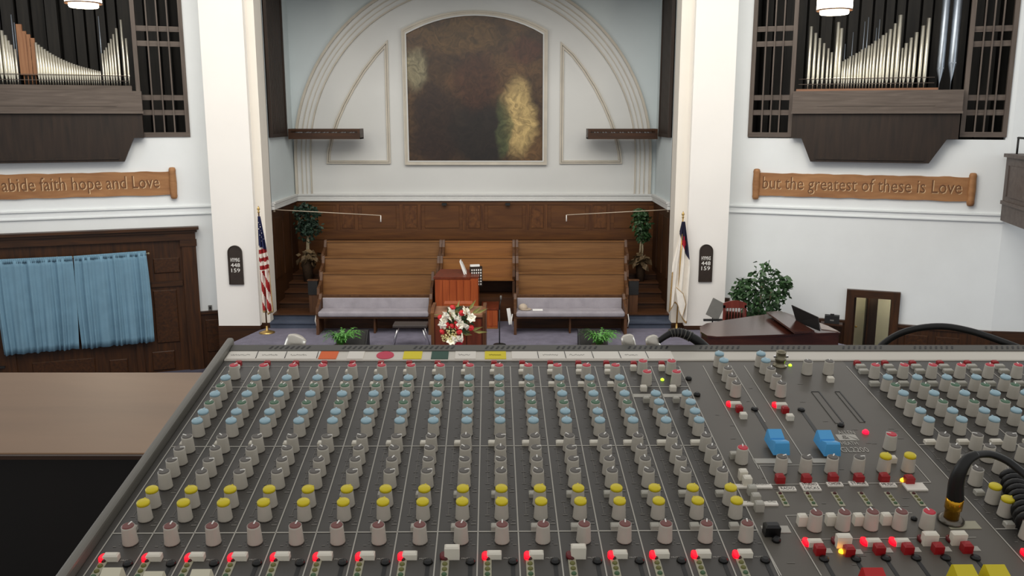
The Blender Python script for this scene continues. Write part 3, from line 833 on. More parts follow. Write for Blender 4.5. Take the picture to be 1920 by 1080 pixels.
MB().box(xr_ - 0.35, xr_ + 0.0, -0.15, 0, dt - 0.14, dt).build('pilaster_capital', M['dwood_h'], door2)
for (pa, pb, ya, yb_) in ((287, 338, 485, 510), (287, 338, 545, 640), (205, 250, 675, 800), (285, 338, 660, 800), (60, 190, 680, 800), (-60, 20, 680, 800)):
    a, z1 = WL.q(pa, ya, -0.06); c, z0 = WL.q(pb, yb_, -0.06)
    z0 = max(z0, FLOOR + 0.05)
    b = MB(); b.cbox(a, c, 0, z1 - z0, 0, 0.03, 0.015); p_ = b.build('panel', M['dwood'], door2, (0, -0.06, z0)); p_.rotation_euler = (pi / 2, 0, 0)
for (pa, pb, ya, yb_, m_) in ((283, 343, 528, 535, 'dwood_h'), (255, 282, 640, 800, 'dwood'), (-20, 45, 655, 800, 'dwood')):
    a, z1 = WL.q(pa, ya, -0.06); c, z0 = WL.q(pb, yb_, -0.06)
    MB().box(a, c, -0.10, -0.06, max(z0, FLOOR), z1).build('stile', M[m_], door2)
a, z1 = WL.q(2, 688, -0.1); MB().box(a - 0.05, a + 0.08, -0.16, -0.06, z1 - 0.02, z1 + 0.02).build('door_latch', M['black'], door2)
# rod
ra, rz1 = WL.q(-80, 492, -0.2); rb, rz2 = WL.q(278, 472, -0.2)
rodz = WL.q(140, 482, -0.2)[1]
rod = thing('curtain_rod', 'thin brown curtain rod above the blue curtains', 'curtain rod', WL.loc((ra + rb) / 2, -0.2, rodz), WL.rz)
MB().tube([((ra - rb) / 2, 0, 0), ((rb - ra) / 2, 0, 0)], 0.012, 8).build('rod', M['bark'], rod)
for s_ in (-1, 1): MB().sphere((s_ * (rb - ra) / 2, 0, 0), 0.025).build('finial', M['bark'], rod)
for s_ in (-0.9, 0, 0.9): MB().box(s_ * (rb - ra) / 2 - 0.01, s_ * (rb - ra) / 2 + 0.01, 0, 0.14, -0.015, 0.015).build('bracket', M['bark'], rod)
def curtain(t0, t1, b0, b1, ytl, ytr, ybl, ybr, label, seed):
    q = lambda p, y: WL.q(p, y, -0.2)
    A, Bq, Cq, D = q(t0, ytl), q(t1, ytr), q(b1, ybr), q(b0, ybl)
    mx_ = (A[0] + Bq[0]) / 2; zb_ = min(Cq[1], D[1])
    root = thing('curtain', label, 'curtain', WL.loc(mx_, -0.2, zb_), WL.rz)
    rnd = random.Random(seed)
    nu, nv = 150, 14; vs_ = []; ph = rnd.random() * 6
    for j in range(nv + 1):
        v = j / nv
        for i in range(nu + 1):
            u = i / nu
            x0, z0 = A[0] + (Bq[0] - A[0]) * u, A[1] + (Bq[1] - A[1]) * u
            x1, z1 = D[0] + (Cq[0] - D[0]) * u, D[1] + (Cq[1] - D[1]) * u
            amp = 0.022 + 0.03 * v
            w = sin(u * 2 * pi * 13 + ph + 1.6 * sin(u * 9) + 0.5 * sin(v * 2 + u * 20)) * (0.6 + 0.4 * sin(u * 17 + ph)) + 0.7 * sin(u * 2 * pi * 5.3 + 2 * ph + v)
            y = -0.035 + amp * w * 0.8
            bow = 0.02 * sin(pi * v) * (1 if u > 0.5 else -1) * abs(2 * u - 1) ** 3
            vs_.append((x0 + (x1 - x0) * v + bow - mx_, y, z0 + (z1 - z0) * v - zb_ + 0.004 * w * v))
    fs = [(j * (nu + 1) + i, (j + 1) * (nu + 1) + i, (j + 1) * (nu + 1) + i + 1, j * (nu + 1) + i + 1) for j in range(nv) for i in range(nu)]
    o = MB().add(vs_, fs, 0, True).build('cloth', M['curtain'], root)
    md = o.modifiers.new('thickness', 'SOLIDIFY'); md.thickness = 0.006
    # gathered heading
    hv = []; 
    for j in range(3):
        for i in range(nu + 1):
            u = i / nu
            x0, z0 = A[0] + (Bq[0] - A[0]) * u, A[1] + (Bq[1] - A[1]) * u
            hv.append((x0 - mx_, -0.04 + 0.012 * sin(u * 2 * pi * 40), z0 - zb_ + 0.04 - 0.05 * j))
    hf = [(j * (nu + 1) + i, (j + 1) * (nu + 1) + i, (j + 1) * (nu + 1) + i + 1, j * (nu + 1) + i + 1) for j in range(2) for i in range(nu)]
    o = MB().add(hv, hf, 0, True).build('heading', M['curtain'], root)
    md = o.modifiers.new('thickness', 'SOLIDIFY'); md.thickness = 0.006
curtain(-14, 136, 8, 149, 490, 483, 666, 653, 'pleated blue curtain at the left edge, left one of the pair', 1)
curtain(139, 274, 155, 290, 483, 473, 654, 640, 'pleated blue curtain nearer the left pillar, right one of the pair', 2)

# small wall plates
p = WL.q(394, 577); o = thing('wall_socket', 'small grey wall socket beside the left pillar', 'socket', WL.loc(p[0], 0, p[1]), WL.rz)
MB().box(-0.04, 0.04, -0.02, 0, -0.06, 0.06).build('plate', M['greymetal'], o); MB().box(-0.02, 0.02, -0.03, -0.02, -0.03, 0.03).build('socket_face', M['black'], o)
p = WR.q(1361, 562); o = thing('wall_plate', 'brown plate on the wall behind the red chair', 'wall plate', WR.loc(p[0], 0, p[1]), WR.rz)
MB().box(-0.09, 0.09, -0.03, 0, -0.05, 0.05).build('plate', M['gwood'], o); MB().box(-0.07, 0.07, -0.035, -0.03, -0.03, 0.03).build('plate_face', M['dwood_h'], o)
# ================================================================== pews
def pew(x0, x1, yback, zfloor, label, group, upholstered=False, m_='pew', h=0.85, ends=(True, True)):
    """pew whose back stands at y = yback, facing the hall (-y)"""
    xc = (x0 + x1) / 2; hw = (x1 - x0) / 2
    root = thing('pew', label, 'pew', (xc, yback - 0.25, zfloor), 0, group)
    yb = 0.25
    tilt = 0.09
    # leaning back board
    def back(z0, z1, t0, t1, inset=0.03):
        f = lambda z: yb - tilt * (1 - z / h)
        return MB().add([(-hw + inset, f(z0) - t1, z0), (hw - inset, f(z0) - t1, z0), (hw - inset, f(z0) - t0, z0), (-hw + inset, f(z0) - t0, z0),
                         (-hw + inset, f(z1) - t1, z1), (hw - inset, f(z1) - t1, z1), (hw - inset, f(z1) - t0, z1), (-hw + inset, f(z1) - t0, z1)],
                        [(3, 2, 1, 0), (4, 5, 6, 7), (0, 1, 5, 4), (2, 3, 7, 6), (1, 2, 6, 5), (3, 0, 4, 7)])
    back(0.30, h - 0.03, 0.0, 0.03).build('backrest', M[m_], root)
    MB().box(-hw + 0.02, hw - 0.02, yb - 0.055, yb + 0.02, h - 0.035, h).build('cap_rail', M['pewend'] if upholstered else M[m_], root)
    MB().box(-hw + 0.03, hw - 0.03, -0.21, yb - 0.05, 0.36, 0.395).build('seat', M['pewend'] if upholstered else M[m_], root)
    for s_, on in ((-1, ends[0]), (1, ends[1])):
        if not on: continue
        pr = [(-0.24, 0.0), (-0.20, 0.35), (-0.23, 0.46), (-0.20, 0.60), (-0.08, 0.64), (0.12, 0.72), (0.20, h + 0.02), (0.28, h + 0.03), (0.29, 0.0)]
        a = s_ * hw - (0.06 if s_ > 0 else 0.0)
        MB().prism(pr[::-1] if True else pr, lambda y, z: (a, y, z), lambda y, z: (a + 0.06, y, z)).build('pew_end', M['pewend'], root)
    for k in ((0,) if hw < 1.5 else (-0.5, 0.5)):
        MB().box(k * hw - 0.02, k * hw + 0.02, -0.10, 0.16, 0, 0.36).build('support', M['pewend'], root)
    if upholstered:
        b = back(0.42, h - 0.06, 0.03, 0.07, 0.07)
        o = b.build('back_cushion', M['velour'], root); md = o.modifiers.new('b', 'BEVEL'); md.width = 0.02; md.segments = 3
        o = MB().box(-hw + 0.05, hw - 0.05, -0.26, yb - 0.10, 0.395, 0.52).build('seat_cushion', M['velour'], root)
        md = o.modifiers.new('b', 'BEVEL'); md.width = 0.045; md.segments = 4
    return root

g = 'choir pews'
pewL = pew(-4.26, -1.76, 19.0, 0.0, 'front pew with grey velour cushions, left of the pulpit', 'front pews', True, h=0.80)
pewR = pew(0.04, 2.50, 19.0, 0.0, 'front pew with pinkish grey cushions, right of the pulpit', 'front pews', True, h=0.80)
for pw in (pewL, pewR):
    hw_ = 1.25
    for s_ in (-1, 1):
        if pw is pewL and s_ > 0: continue
        MB().tube([(s_ * (hw_ + 0.01), -0.12, 0.16), (s_ * (hw_ + 0.03), -0.16, 0.30), (s_ * (hw_ + 0.01), -0.12, 0.44)], 0.012, 6).build('white_hook', M['white'], pw)
secs = [('left', -4.38, -1.70, 'pew'), ('centre', -1.69, 0.07, 'pew_c'), ('right', 0.09, 2.62, 'pew')]
for k, (yb_, zf) in enumerate(((19.72, 0.29), (20.42, 0.57), (21.12, 0.85))):
    for nm, a, c, m_ in secs:
        if k == 0 and nm == 'centre': continue
        if nm == 'left': a -= 0.09 * k; c -= 0.08 if k == 0 else 0.0
        if nm == 'right': c += 0.085 * k
        row = ('lowest', 'middle', 'topmost')[k]
        pew(a, c, yb_, zf, row + ' row oak choir pew, ' + {'left': 'left section', 'centre': 'centre section above the organ console', 'right': 'right section'}[nm], g, False, m_, h=0.86 if k else 0.88)

# hymnals racks at the outer ends of the lowest choir pews
for x, nm in ((-4.53, 'left'), (2.77, 'right')):
    z_ = atY(600 if nm == 'left' else 1166, 535, 19.5).z
    o = thing('book_rack', 'small dark book rack at the outer end of the choir pews, ' + nm, 'book rack', (x, 19.62, 0.27))
    MB().box(-0.1, 0.1, -0.08, 0.0, 0.0, 0.72).build('rack_post', M['pewend'], o)
    MB().box(-0.11, 0.11, -0.10, 0.02, 0.42, 0.74).build('rack_box', M['black'], o)
    MB().box(-0.12, 0.12, -0.11, 0.03, 0.74, 0.76).build('rack_top', M['pewend'], o)

# things left on the right front pew
o = thing('cloth_cap', 'small beige cloth cap on the left end of the right pew', 'cap', (0.24, 18.72, 0.525))
MB().sphere((0, 0, 0.04), 0.10, 12, 6, (1, 1, 0.9)).build('crown', mat('beige_cloth', '#b9aa98', 0.9), o)
MB().lathe([(0.09, 0.0), (0.13, 0.005), (0.12, 0.018)], 14, Matrix.Translation((0.06, -0.02, 0))).build('brim', mat('beige_brim', '#a89a8a', 0.9), o)
o = thing('folded_paper', 'folded white paper lying on the right pew seat', 'paper', (0.56, 18.66, 0.522))
MB().box(-0.11, 0.11, -0.08, 0.08, 0, 0.008).build('lower_leaf', M['paper'], o)
MB().box(-0.11, 0.11, -0.08, 0.0, 0.008, 0.014).build('upper_leaf', M['paper'], o)

# ================================================================== organ console, bench, pulpit
r_ = thing('organ_console', 'cherry wood organ console behind the pulpit', 'organ console', (-1.21, 19.32, 0.0))
MB().box(-0.49, 0.46, -0.36, 0.30, 0.0, 1.16).build('case', M['cherry'], r_)
MB().add([(-0.52, -0.38, 1.16), (0.30, -0.38, 1.16), (0.30, 0.32, 1.16), (-0.52, 0.32, 1.16), (-0.52, -0.38, 1.20), (0.30, -0.38, 1.20), (0.30, 0.32, 1.26), (-0.42, 0.32, 1.26)],
         [(3, 2, 1, 0), (4, 5, 6, 7), (0, 1, 5, 4), (2, 3, 7, 6), (1, 2, 6, 5), (3, 0, 4, 7)]).build('top', M['cherry_d'], r_)
for k in range(6):
    MB().box(-0.47 + k * 0.155, -0.47 + k * 0.155 + 0.14, -0.372, -0.36, 0.45, 1.12).build('front_board', M['cherry'], r_)
MB().box(0.30, 0.48, -0.34, 0.3, 1.16, 1.20).build('keyboard_shelf', M['cherry_d'], r_)
rotm = Matrix.Translation((0.40, 0.05, 1.2)) @ Matrix.Rotation(radians(12), 4, 'Z')
jb = MB().box(-0.14, 0.14, -0.03, 0.03, -0.28, 0.17, rotm).build('stop_jamb', M['corbel'], r_)
for i in range(5):
    for j in range(6):
        MB().box(-0.11 + i * 0.05, -0.085 + i * 0.05, -0.05, -0.03, -0.25 + j * 0.065, -0.215 + j * 0.065, rotm).build('stop_tab', M['white'], jb)
MB().box(-0.13, 0.08, -0.04, 0.04, 0.17, 0.21, rotm).build('hymnal', M['paper'], r_)
MB().box(-0.012, 0.012, -0.14, 0.14, 0, 0.34, Matrix.Translation((0.16, -0.02, 1.19)) @ Matrix.Rotation(radians(-18), 4, 'Y')).build('sheet_music', M['paper'], r_)
MB().box(-0.012, 0.012, -0.14, 0.14, 0, 0.30, Matrix.Translation((0.20, 0.02, 1.19)) @ Matrix.Rotation(radians(-24), 4, 'Y')).build('sheet_music', M['paper'], r_)

r_ = thing('organ_bench', 'low cherry wood cabinet right of the pulpit', 'cabinet', (-0.48, 19.4, 0.0))
MB().box(-0.19, 0.16, -0.32, 0.35, 0.03, 0.44).build('body', M['cherry'], r_)
MB().box(-0.21, 0.18, -0.34, 0.37, 0.44, 0.48).build('top', M['cherry_d'], r_)
MB().box(-0.19, 0.16, -0.33, 0.35, 0.0, 0.03).build('plinth', M['pew_c'], r_)
for k in range(3): MB().box(-0.18 + k * 0.115, -0.075 + k * 0.115, -0.328, -0.32, 0.07, 0.42).build('front_board', M['cherry'], r_)

PY = 15.9
p0 = atY(808, 600, PY); p1 = atY(911, 600, PY)
pw_ = (p1.x - p0.x) / 2; pxc = (p0.x + p1.x) / 2
r_ = thing('pulpit', 'dark wooden pulpit behind the flower arrangement', 'pulpit', (pxc, PY, 0.0))
MB().box(-pw_ + 0.06, pw_ - 0.06, 0, 0.5, 0.0, 1.03).build('body', M['cherry_d'], r_)
for s_ in (-1, 1):
    MB().prism([(-0.04, 0), (0.55, 0), (0.55, 1.16), (0.1, 1.16), (-0.04, 1.08)][::-1], lambda y, z: (s_ * pw_ - (0.06 if s_ > 0 else 0), y, z), lambda y, z: (s_ * pw_ + (0 if s_ > 0 else 0.06), y, z)).build('side_panel', M['pwood_v'], r_)
for k in range(3):
    w_ = (2 * pw_ - 0.2) / 3
    MB().box(-pw_ + 0.08 + k * (w_ + 0.02), -pw_ + 0.08 + k * (w_ + 0.02) + w_, -0.02, 0.0, 0.08, 0.96).build('front_panel', M['cherry_d'], r_)
MB().add([(-pw_ + 0.06, -0.03, 1.00), (pw_ - 0.06, -0.03, 1.00), (pw_ - 0.06, 0.5, 1.06), (-pw_ + 0.06, 0.5, 1.06), (-pw_ + 0.06, -0.03, 1.04), (pw_ - 0.06, -0.03, 1.04), (pw_ - 0.06, 0.5, 1.10), (-pw_ + 0.06, 0.5, 1.10)],
         [(3, 2, 1, 0), (4, 5, 6, 7), (0, 1, 5, 4), (2, 3, 7, 6), (1, 2, 6, 5), (3, 0, 4, 7)]).build('ledge', M['chest'], r_)
MB().box(-0.28, 0.25, 0.3, 0.5, 1.16, 1.185, Matrix.Rotation(radians(4), 4, 'X')).build('reading_desk', M['cherry'], r_)
MB().tube([(-0.01, 0.4, 1.08), (-0.01, 0.4, 1.17)], 0.012, 8).build('desk_post', M['black'], r_)

# flowers on a stand in front of the pulpit
FYY = 15.62
fc = atY(858, 612, FYY)
r_ = thing('flower_arrangement', 'red roses and white lilies arrangement in front of the pulpit', 'flowers', (fc.x, FYY, 0.0))
fz0 = fc.z
MB().lathe([(0.16, 0), (0.16, 0.02), (0.03, 0.05), (0.03, 0.46), (0.14, 0.5), (0.14, 0.52)], 12).build('stand', M['pewend'], r_)
MB().lathe([(0.06, 0.52), (0.10, 0.56), (0.12, 0.66), (0.09, 0.70)], 14).build('vase', M['cross'], r_)
def fpos(px, py, dy): 
    p = atY(px, py, FYY + dy); return (p.x - fc.x, dy, p.z)
def rose_mesh(r):
    mb = MB(); mb.sphere((0, 0, 0), r * 0.72, 12, 8, (1, 1, 0.95), bumps=0.08)
    for k in range(7):
        a = k * 2 * pi / 7; mb.sphere((cos(a) * r * 0.5, sin(a) * r * 0.5, -r * 0.1), r * 0.55, 8, 5, (1, 1, 0.9))
    return mb.mesh('red_rose', M['rose'])
def lily_mesh(r):
    mb = MB()
    for k in range(6):
        a = k * pi / 3; c, s_ = cos(a), sin(a); t = Vector((-s_, c, 0)); d = Vector((c, s_, 0))
        P = [Vector((0, 0, -0.2 * r)), d * 0.55 * r + t * 0.45 * r + Vector((0, 0, 0.22 * r)), d * 1.0 * r + Vector((0, 0, 0.05 * r)), d * 0.55 * r - t * 0.45 * r + Vector((0, 0, 0.22 * r))]
        Q = [p - Vector((0, 0, 0.05 * r)) for p in P]
        mb.add(P + Q, [(0, 1, 2, 3), (7, 6, 5, 4), (0, 4, 5, 1), (1, 5, 6, 2), (2, 6, 7, 3), (3, 7, 4, 0)], 0, False)
    mb.sphere((0, 0, 0.1 * r), 0.16 * r, 8, 5)
    return mb.mesh('white_lily', M['lily'])
rm = rose_mesh(0.055); lm = lily_mesh(0.095)
for (x, y) in ((849, 576), (866, 587), (839, 609), (848, 611), (858, 613), (883, 615), (826, 595), (829, 622), (861, 622), (857, 606)):
    o = put('red_rose', rm, r_, fpos(x, y, -0.12 - 0.05 * random.random())); o.rotation_euler = (random.uniform(0.6, 1.4), random.uniform(-.4, .4), random.random())
for (x, y) in ((836, 592), (846, 583), (853, 596), (861, 596), (863, 609), (873, 613), (877, 585), (884, 596), (829, 610), (832, 600), (842, 596), (850, 637), (860, 636), (866, 631), (845, 640), (870, 583)):
    o = put('white_lily', lm, r_, fpos(x, y, -0.13 - 0.06 * random.random())); o.rotation_euler = (random.uniform(0.8, 1.5), random.uniform(-.4, .4), random.random() * 3)
lf = MB(); lf.add([(0, 0, 0), (0.03, 0, 0.09), (0, 0.008, 0.22), (-0.03, 0, 0.09), (0, 0.02, 0.09)], [(0, 1, 4), (1, 2, 4), (2, 3, 4), (3, 0, 4)], 0, True); lfm = lf.mesh('leaf', M['leaf']); 
lf = MB(); lf.add([(0, 0, 0), (0.03, 0, 0.10), (0, 0.008, 0.26), (-0.03, 0, 0.10), (0, 0.02, 0.10)], [(0, 1, 4), (1, 2, 4), (2, 3, 4), (3, 0, 4)], 0, True); lfy = lf.mesh('pale_leaf', mat('pale_leaf', '#8c8a4c', 0.6, var=0.2))
for k in range(60):
    a = random.random() * 6.28; rr = sqrt(random.random())
    o = put('leaf', lfm if k % 4 else lfy, r_, fpos(857 + 22 * rr * cos(a), 607 + 26 * rr * sin(a), -0.06 - 0.04 * random.random()))
    o.rotation_euler = (random.uniform(-0.9, 0.2), random.uniform(-2.6, 2.6), 0)
for (x, y, ry) in ((883, 590, 0.9), (878, 583, 0.6), (888, 622, 1.6), (880, 620, 1.3), (890, 588, 1.2)):
    o = put('leaf', lfy, r_, fpos(x, y, -0.08)); o.rotation_euler = (0, ry, 0)
bm_ = MB()
for k in range(90):
    a = random.random() * 6.28; rr = sqrt(random.random()); p = fpos(843 + 16 * rr * cos(a), 628 + 16 * rr * sin(a), -0.16 + 0.05 * random.random())
    bm_.sphere(p, 0.014 + 0.008 * random.random(), 6, 4)
o = bm_.build('berry_spray', M['bud'], r_); o['kind'] = 'stuff'

# bench with chrome legs
SY = 17.45
a = atZ(738, 606, 0.5); c = atZ(802, 606, 0.5)
r_ = thing('folding_bench', 'small dark topped bench with splayed chrome legs', 'bench', ((a.x + c.x) / 2, a.y, 0.0))
w_ = (c.x - a.x) / 2
o = MB().box(-w_, w_, -0.18, 0.18, 0.44, 0.50).build('seat_pad', mat('dark_vinyl', '#3c3532', 0.5), r_); md = o.modifiers.new('b', 'BEVEL'); md.width = 0.015; md.segments = 2
for sx in (-1, 1):
    for sy in (-1, 1):
        MB().tube([(sx * (w_ - 0.1), sy * 0.12, 0.44), (sx * (w_ + 0.02), sy * 0.16, 0.0)], 0.014, 8).build('leg', M['chrome'], r_)

# microphone stand beside the pulpit
p = atZ(937, 640, 0)
r_ = thing('microphone_stand', 'slim black microphone stand right of the pulpit', 'microphone stand', (p.x, p.y - 0.3, 0))
MB().lathe([(0.13, 0), (0.13, 0.015), (0.03, 0.03)], 14).build('base', M['black'], r_)
MB().tube([(0, 0, 0.02), (0, 0, 0.75)], 0.012, 8).build('tube', M['black'], r_)
MB().tube([(0, 0, 0.75), (0.01, -0.01, 0.85), (0.03, 0, 0.95)], 0.008, 8).build('gooseneck', M['black'], r_)
MB().lathe([(0.012, 0), (0.02, 0.05), (0.02, 0.09), (0.01, 0.1)], 10, Matrix.Translation((0.03, 0, 0.95))).build('microphone', M['greymetal'], r_)
r_ = thing('white_card', 'white card leaning on the left end of the right front pew', 'card', (-0.02, 18.68, 0.2))
MB().box(-0.05, 0.03, -0.012, 0.012, 0, 0.36, Matrix.Rotation(radians(-8), 4, 'Y')).build('card', M['paper'], r_)
MB().box(-0.05, 0.03, -0.016, -0.012, 0.02, 0.06, Matrix.Rotation(radians(-8), 4, 'Y')).build('card_fold', M['paper'], r_)

# floor monitors with ferns
def fern(px, py, Y, label, w):
    p = atY(px, py, Y)
    r_ = thing('fern', label, 'fern', (p.x, Y, 0.0))
    MB().lathe([(0.10, 0), (0.14, 0.18), (0.15, 0.20)], 12).build('pot', M['pot'], r_)
    for k in range(80):
        a = random.random() * 2 * pi; L_ = w * random.uniform(0.6, 1.0); hh = random.uniform(0.16, 0.30)
        mb = MB(); n = 7; pts = []
        for i in range(n + 1):
            t = i / n; pts.append(Vector((cos(a) * L_ * t, sin(a) * L_ * t * 0.8, 0.18 + hh * sin(pi * 0.72 * t) * 1.1)))
        for i in range(n):
            t0, t1 = i / n, (i + 1) / n; sd = Vector((-sin(a), cos(a), 0.25)).normalized()
            w0, w1 = 0.03 * (1 - t0) + 0.004, 0.03 * (1 - t1) + 0.002
            m_ = (pts[i] + pts[i + 1]) / 2
            mb.add([pts[i], pts[i] + sd * w0 * 1.7, m_ + sd * 0.006, pts[i + 1]], [(0, 1, 2), (0, 2, 3)])
            mb.add([pts[i], pts[i] - sd * w0 * 1.7, m_ - sd * 0.006, pts[i + 1]], [(0, 2, 1), (0, 3, 2)])
        mb.build('frond', M['fern'], r_)
def wedge(px0, px1, py, label):
    a = atZ(px0, py, 0.0); c = atZ(px1, py, 0.0); w = (c.x - a.x) / 2
    r_ = thing('floor_monitor', label, 'speaker', ((a.x + c.x) / 2, a.y, 0))
    MB().prism([(-0.22, 0), (0.24, 0), (0.24, 0.34), (0.08, 0.36), (-0.22, 0.08)][::-1], lambda y, z: (-w, y, z), lambda y, z: (w, y, z)).build('cabinet', M['black'], r_)
    MB().add([(-w + 0.03, -0.205, 0.11), (w - 0.03, -0.205, 0.11), (w - 0.03, 0.06, 0.355), (-w + 0.03, 0.06, 0.355), (-w + 0.03, -0.225, 0.125), (w - 0.03, -0.225, 0.125), (w - 0.03, 0.045, 0.37), (-w + 0.03, 0.045, 0.37)],
             [(3, 2, 1, 0), (4, 5, 6, 7), (0, 1, 5, 4), (2, 3, 7, 6), (1, 2, 6, 5), (3, 0, 4, 7)]).build('grille', M['greymetal'] if False else mat('speaker_mesh', '#1d1c1a', 0.8), r_)
wedge(633, 690, 653, 'black floor monitor behind the left fern')
wedge(1084, 1138, 652, 'black floor monitor behind the right fern')
fern(640, 655, 16.9, 'bright green fern in front of the left floor monitor', 0.52)
fern(1122, 655, 16.9, 'bright green fern in front of the right floor monitor', 0.50)

# ================================================================== potted trees
def leaf_cloud(n, blobs, size, seed):
    rnd = random.Random(seed); mb = MB()
    for k in range(n):
        bx, by, bz, r = rnd.choice(blobs)
        while True:
            d = Vector((rnd.uniform(-1, 1), rnd.uniform(-1, 1), rnd.uniform(-1, 1)))
            if 0.25 < d.length < 1: break
        c = Vector((bx, by, bz)) + d * r
        ax = Vector((rnd.uniform(-1, 1), rnd.uniform(-1, 1), rnd.uniform(-1.2, 0.3))).normalized()
        sd = ax.cross(Vector((rnd.uniform(-1, 1), rnd.uniform(-1, 1), rnd.uniform(-1, 1)))).normalized(); nr = ax.cross(sd)
        s_ = size * rnd.uniform(0.7, 1.2)
        mb.add([c, c + ax * s_ * 0.5 + sd * s_ * 0.3 + nr * s_ * 0.05, c + ax * s_, c + ax * s_ * 0.5 - sd * s_ * 0.3 + nr * s_ * 0.05], [(0, 1, 2), (0, 2, 3)])
    return mb
def tree(x, y, z, label, crown_blobs, trunk, n, size, m_, potr, dry=None, seed=1, cat='tree', poth=None):
    ph_ = poth or potr * 1.7
    r_ = thing('potted_tree', label, cat, (x, y, z))
    MB().lathe([(potr * 0.7, 0), (potr, ph_ * 0.94), (potr * 1.05, ph_), (potr * 0.9, ph_ * 0.97)], 14).build('pot', M['pot'], r_)
    for t in trunk: MB().tube(t, [0.022] * len(t), 7).build('trunk', M['bark'], r_)
    o = leaf_cloud(n, crown_blobs, size, seed).build('foliage', M[m_], r_); o['kind'] = 'stuff'
    if dry:
        o = leaf_cloud(70, dry, 0.22, seed + 5).build('dried_leaves', M['leaf_dry'], r_); o['kind'] = 'stuff'
p = atY(577, 500, 21.12)
tree(p.x, 21.12, 0.71, 'tall dark green tree in the left corner of the choir', [(-0.06, 0, 1.62, .22), (0.16, 0, 1.68, .22), (0.05, 0, 1.40, .24), (-0.08, 0, 1.36, .2), (0.2, 0, 1.32, .2), (0.04, 0, 1.15, .2), (0.02, 0, 1.80, .16), (-0.12, 0, 1.78, .12)],
     [[(0, 0, 0.4), (0.04, 0, 0.75), (0.05, 0, 1.2)], [(0.02, 0, 0.4), (0.0, 0, 0.8), (0.03, 0, 1.2)]], 760, 0.11, 'leaf_d', 0.15, [(-0.02, -0.1, 0.62, .14), (0.12, -0.1, 0.62, .16), (0.16, -0.05, 0.68, .12)], 11, poth=0.5)
p = atY(1201, 500, 21.12)
tree(p.x, 21.12, 0.71, 'dark green tree in the right corner of the choir', [(0, 0, 1.62, .2), (0.05, 0, 1.45, .2), (-0.10, 0, 1.42, .2), (0.02, 0, 1.22, .18), (0.04, 0, 1.10, .15), (-0.08, 0, 1.66, .15)],
     [[(-0.03, 0, 0.4), (-0.02, 0, 0.8), (0, 0, 1.2)], [(0.03, 0, 0.4), (0.04, 0, 0.8), (0.02, 0, 1.2)]], 620, 0.11, 'leaf', 0.13, [(-0.08, -0.1, 0.58, .10), (0.04, -0.1, 0.55, .10), (0.0, -0.05, 0.62, .10)], 12, poth=0.45)
p = atY(1428, 560, 18.3)
tree(p.x, 18.3, 0.0, 'bushy green ficus beside the piano', [(-0.28, 0, 1.0, .33), (0.05, 0, 1.38, .33), (0.30, 0, 1.05, .32), (0.02, 0, .95, .36), (-0.15, 0, 0.75, .3), (0.2, 0, .75, .28), (-0.05, 0, .5, .25), (-0.38, 0, 1.12, .2), (0.46, 0, 1.2, .14), (-0.5, 0, .95, .12), (0.1, 0, .45, .16)],
     [[(0, 0, 0.2), (-0.05, 0, 0.5), (0, 0, 1.2)], [(0.03, 0, 0.2), (0.15, 0, 0.6), (0.2, 0, 1.0)]], 1150, 0.135, 'leaf', 0.2, None, 13)

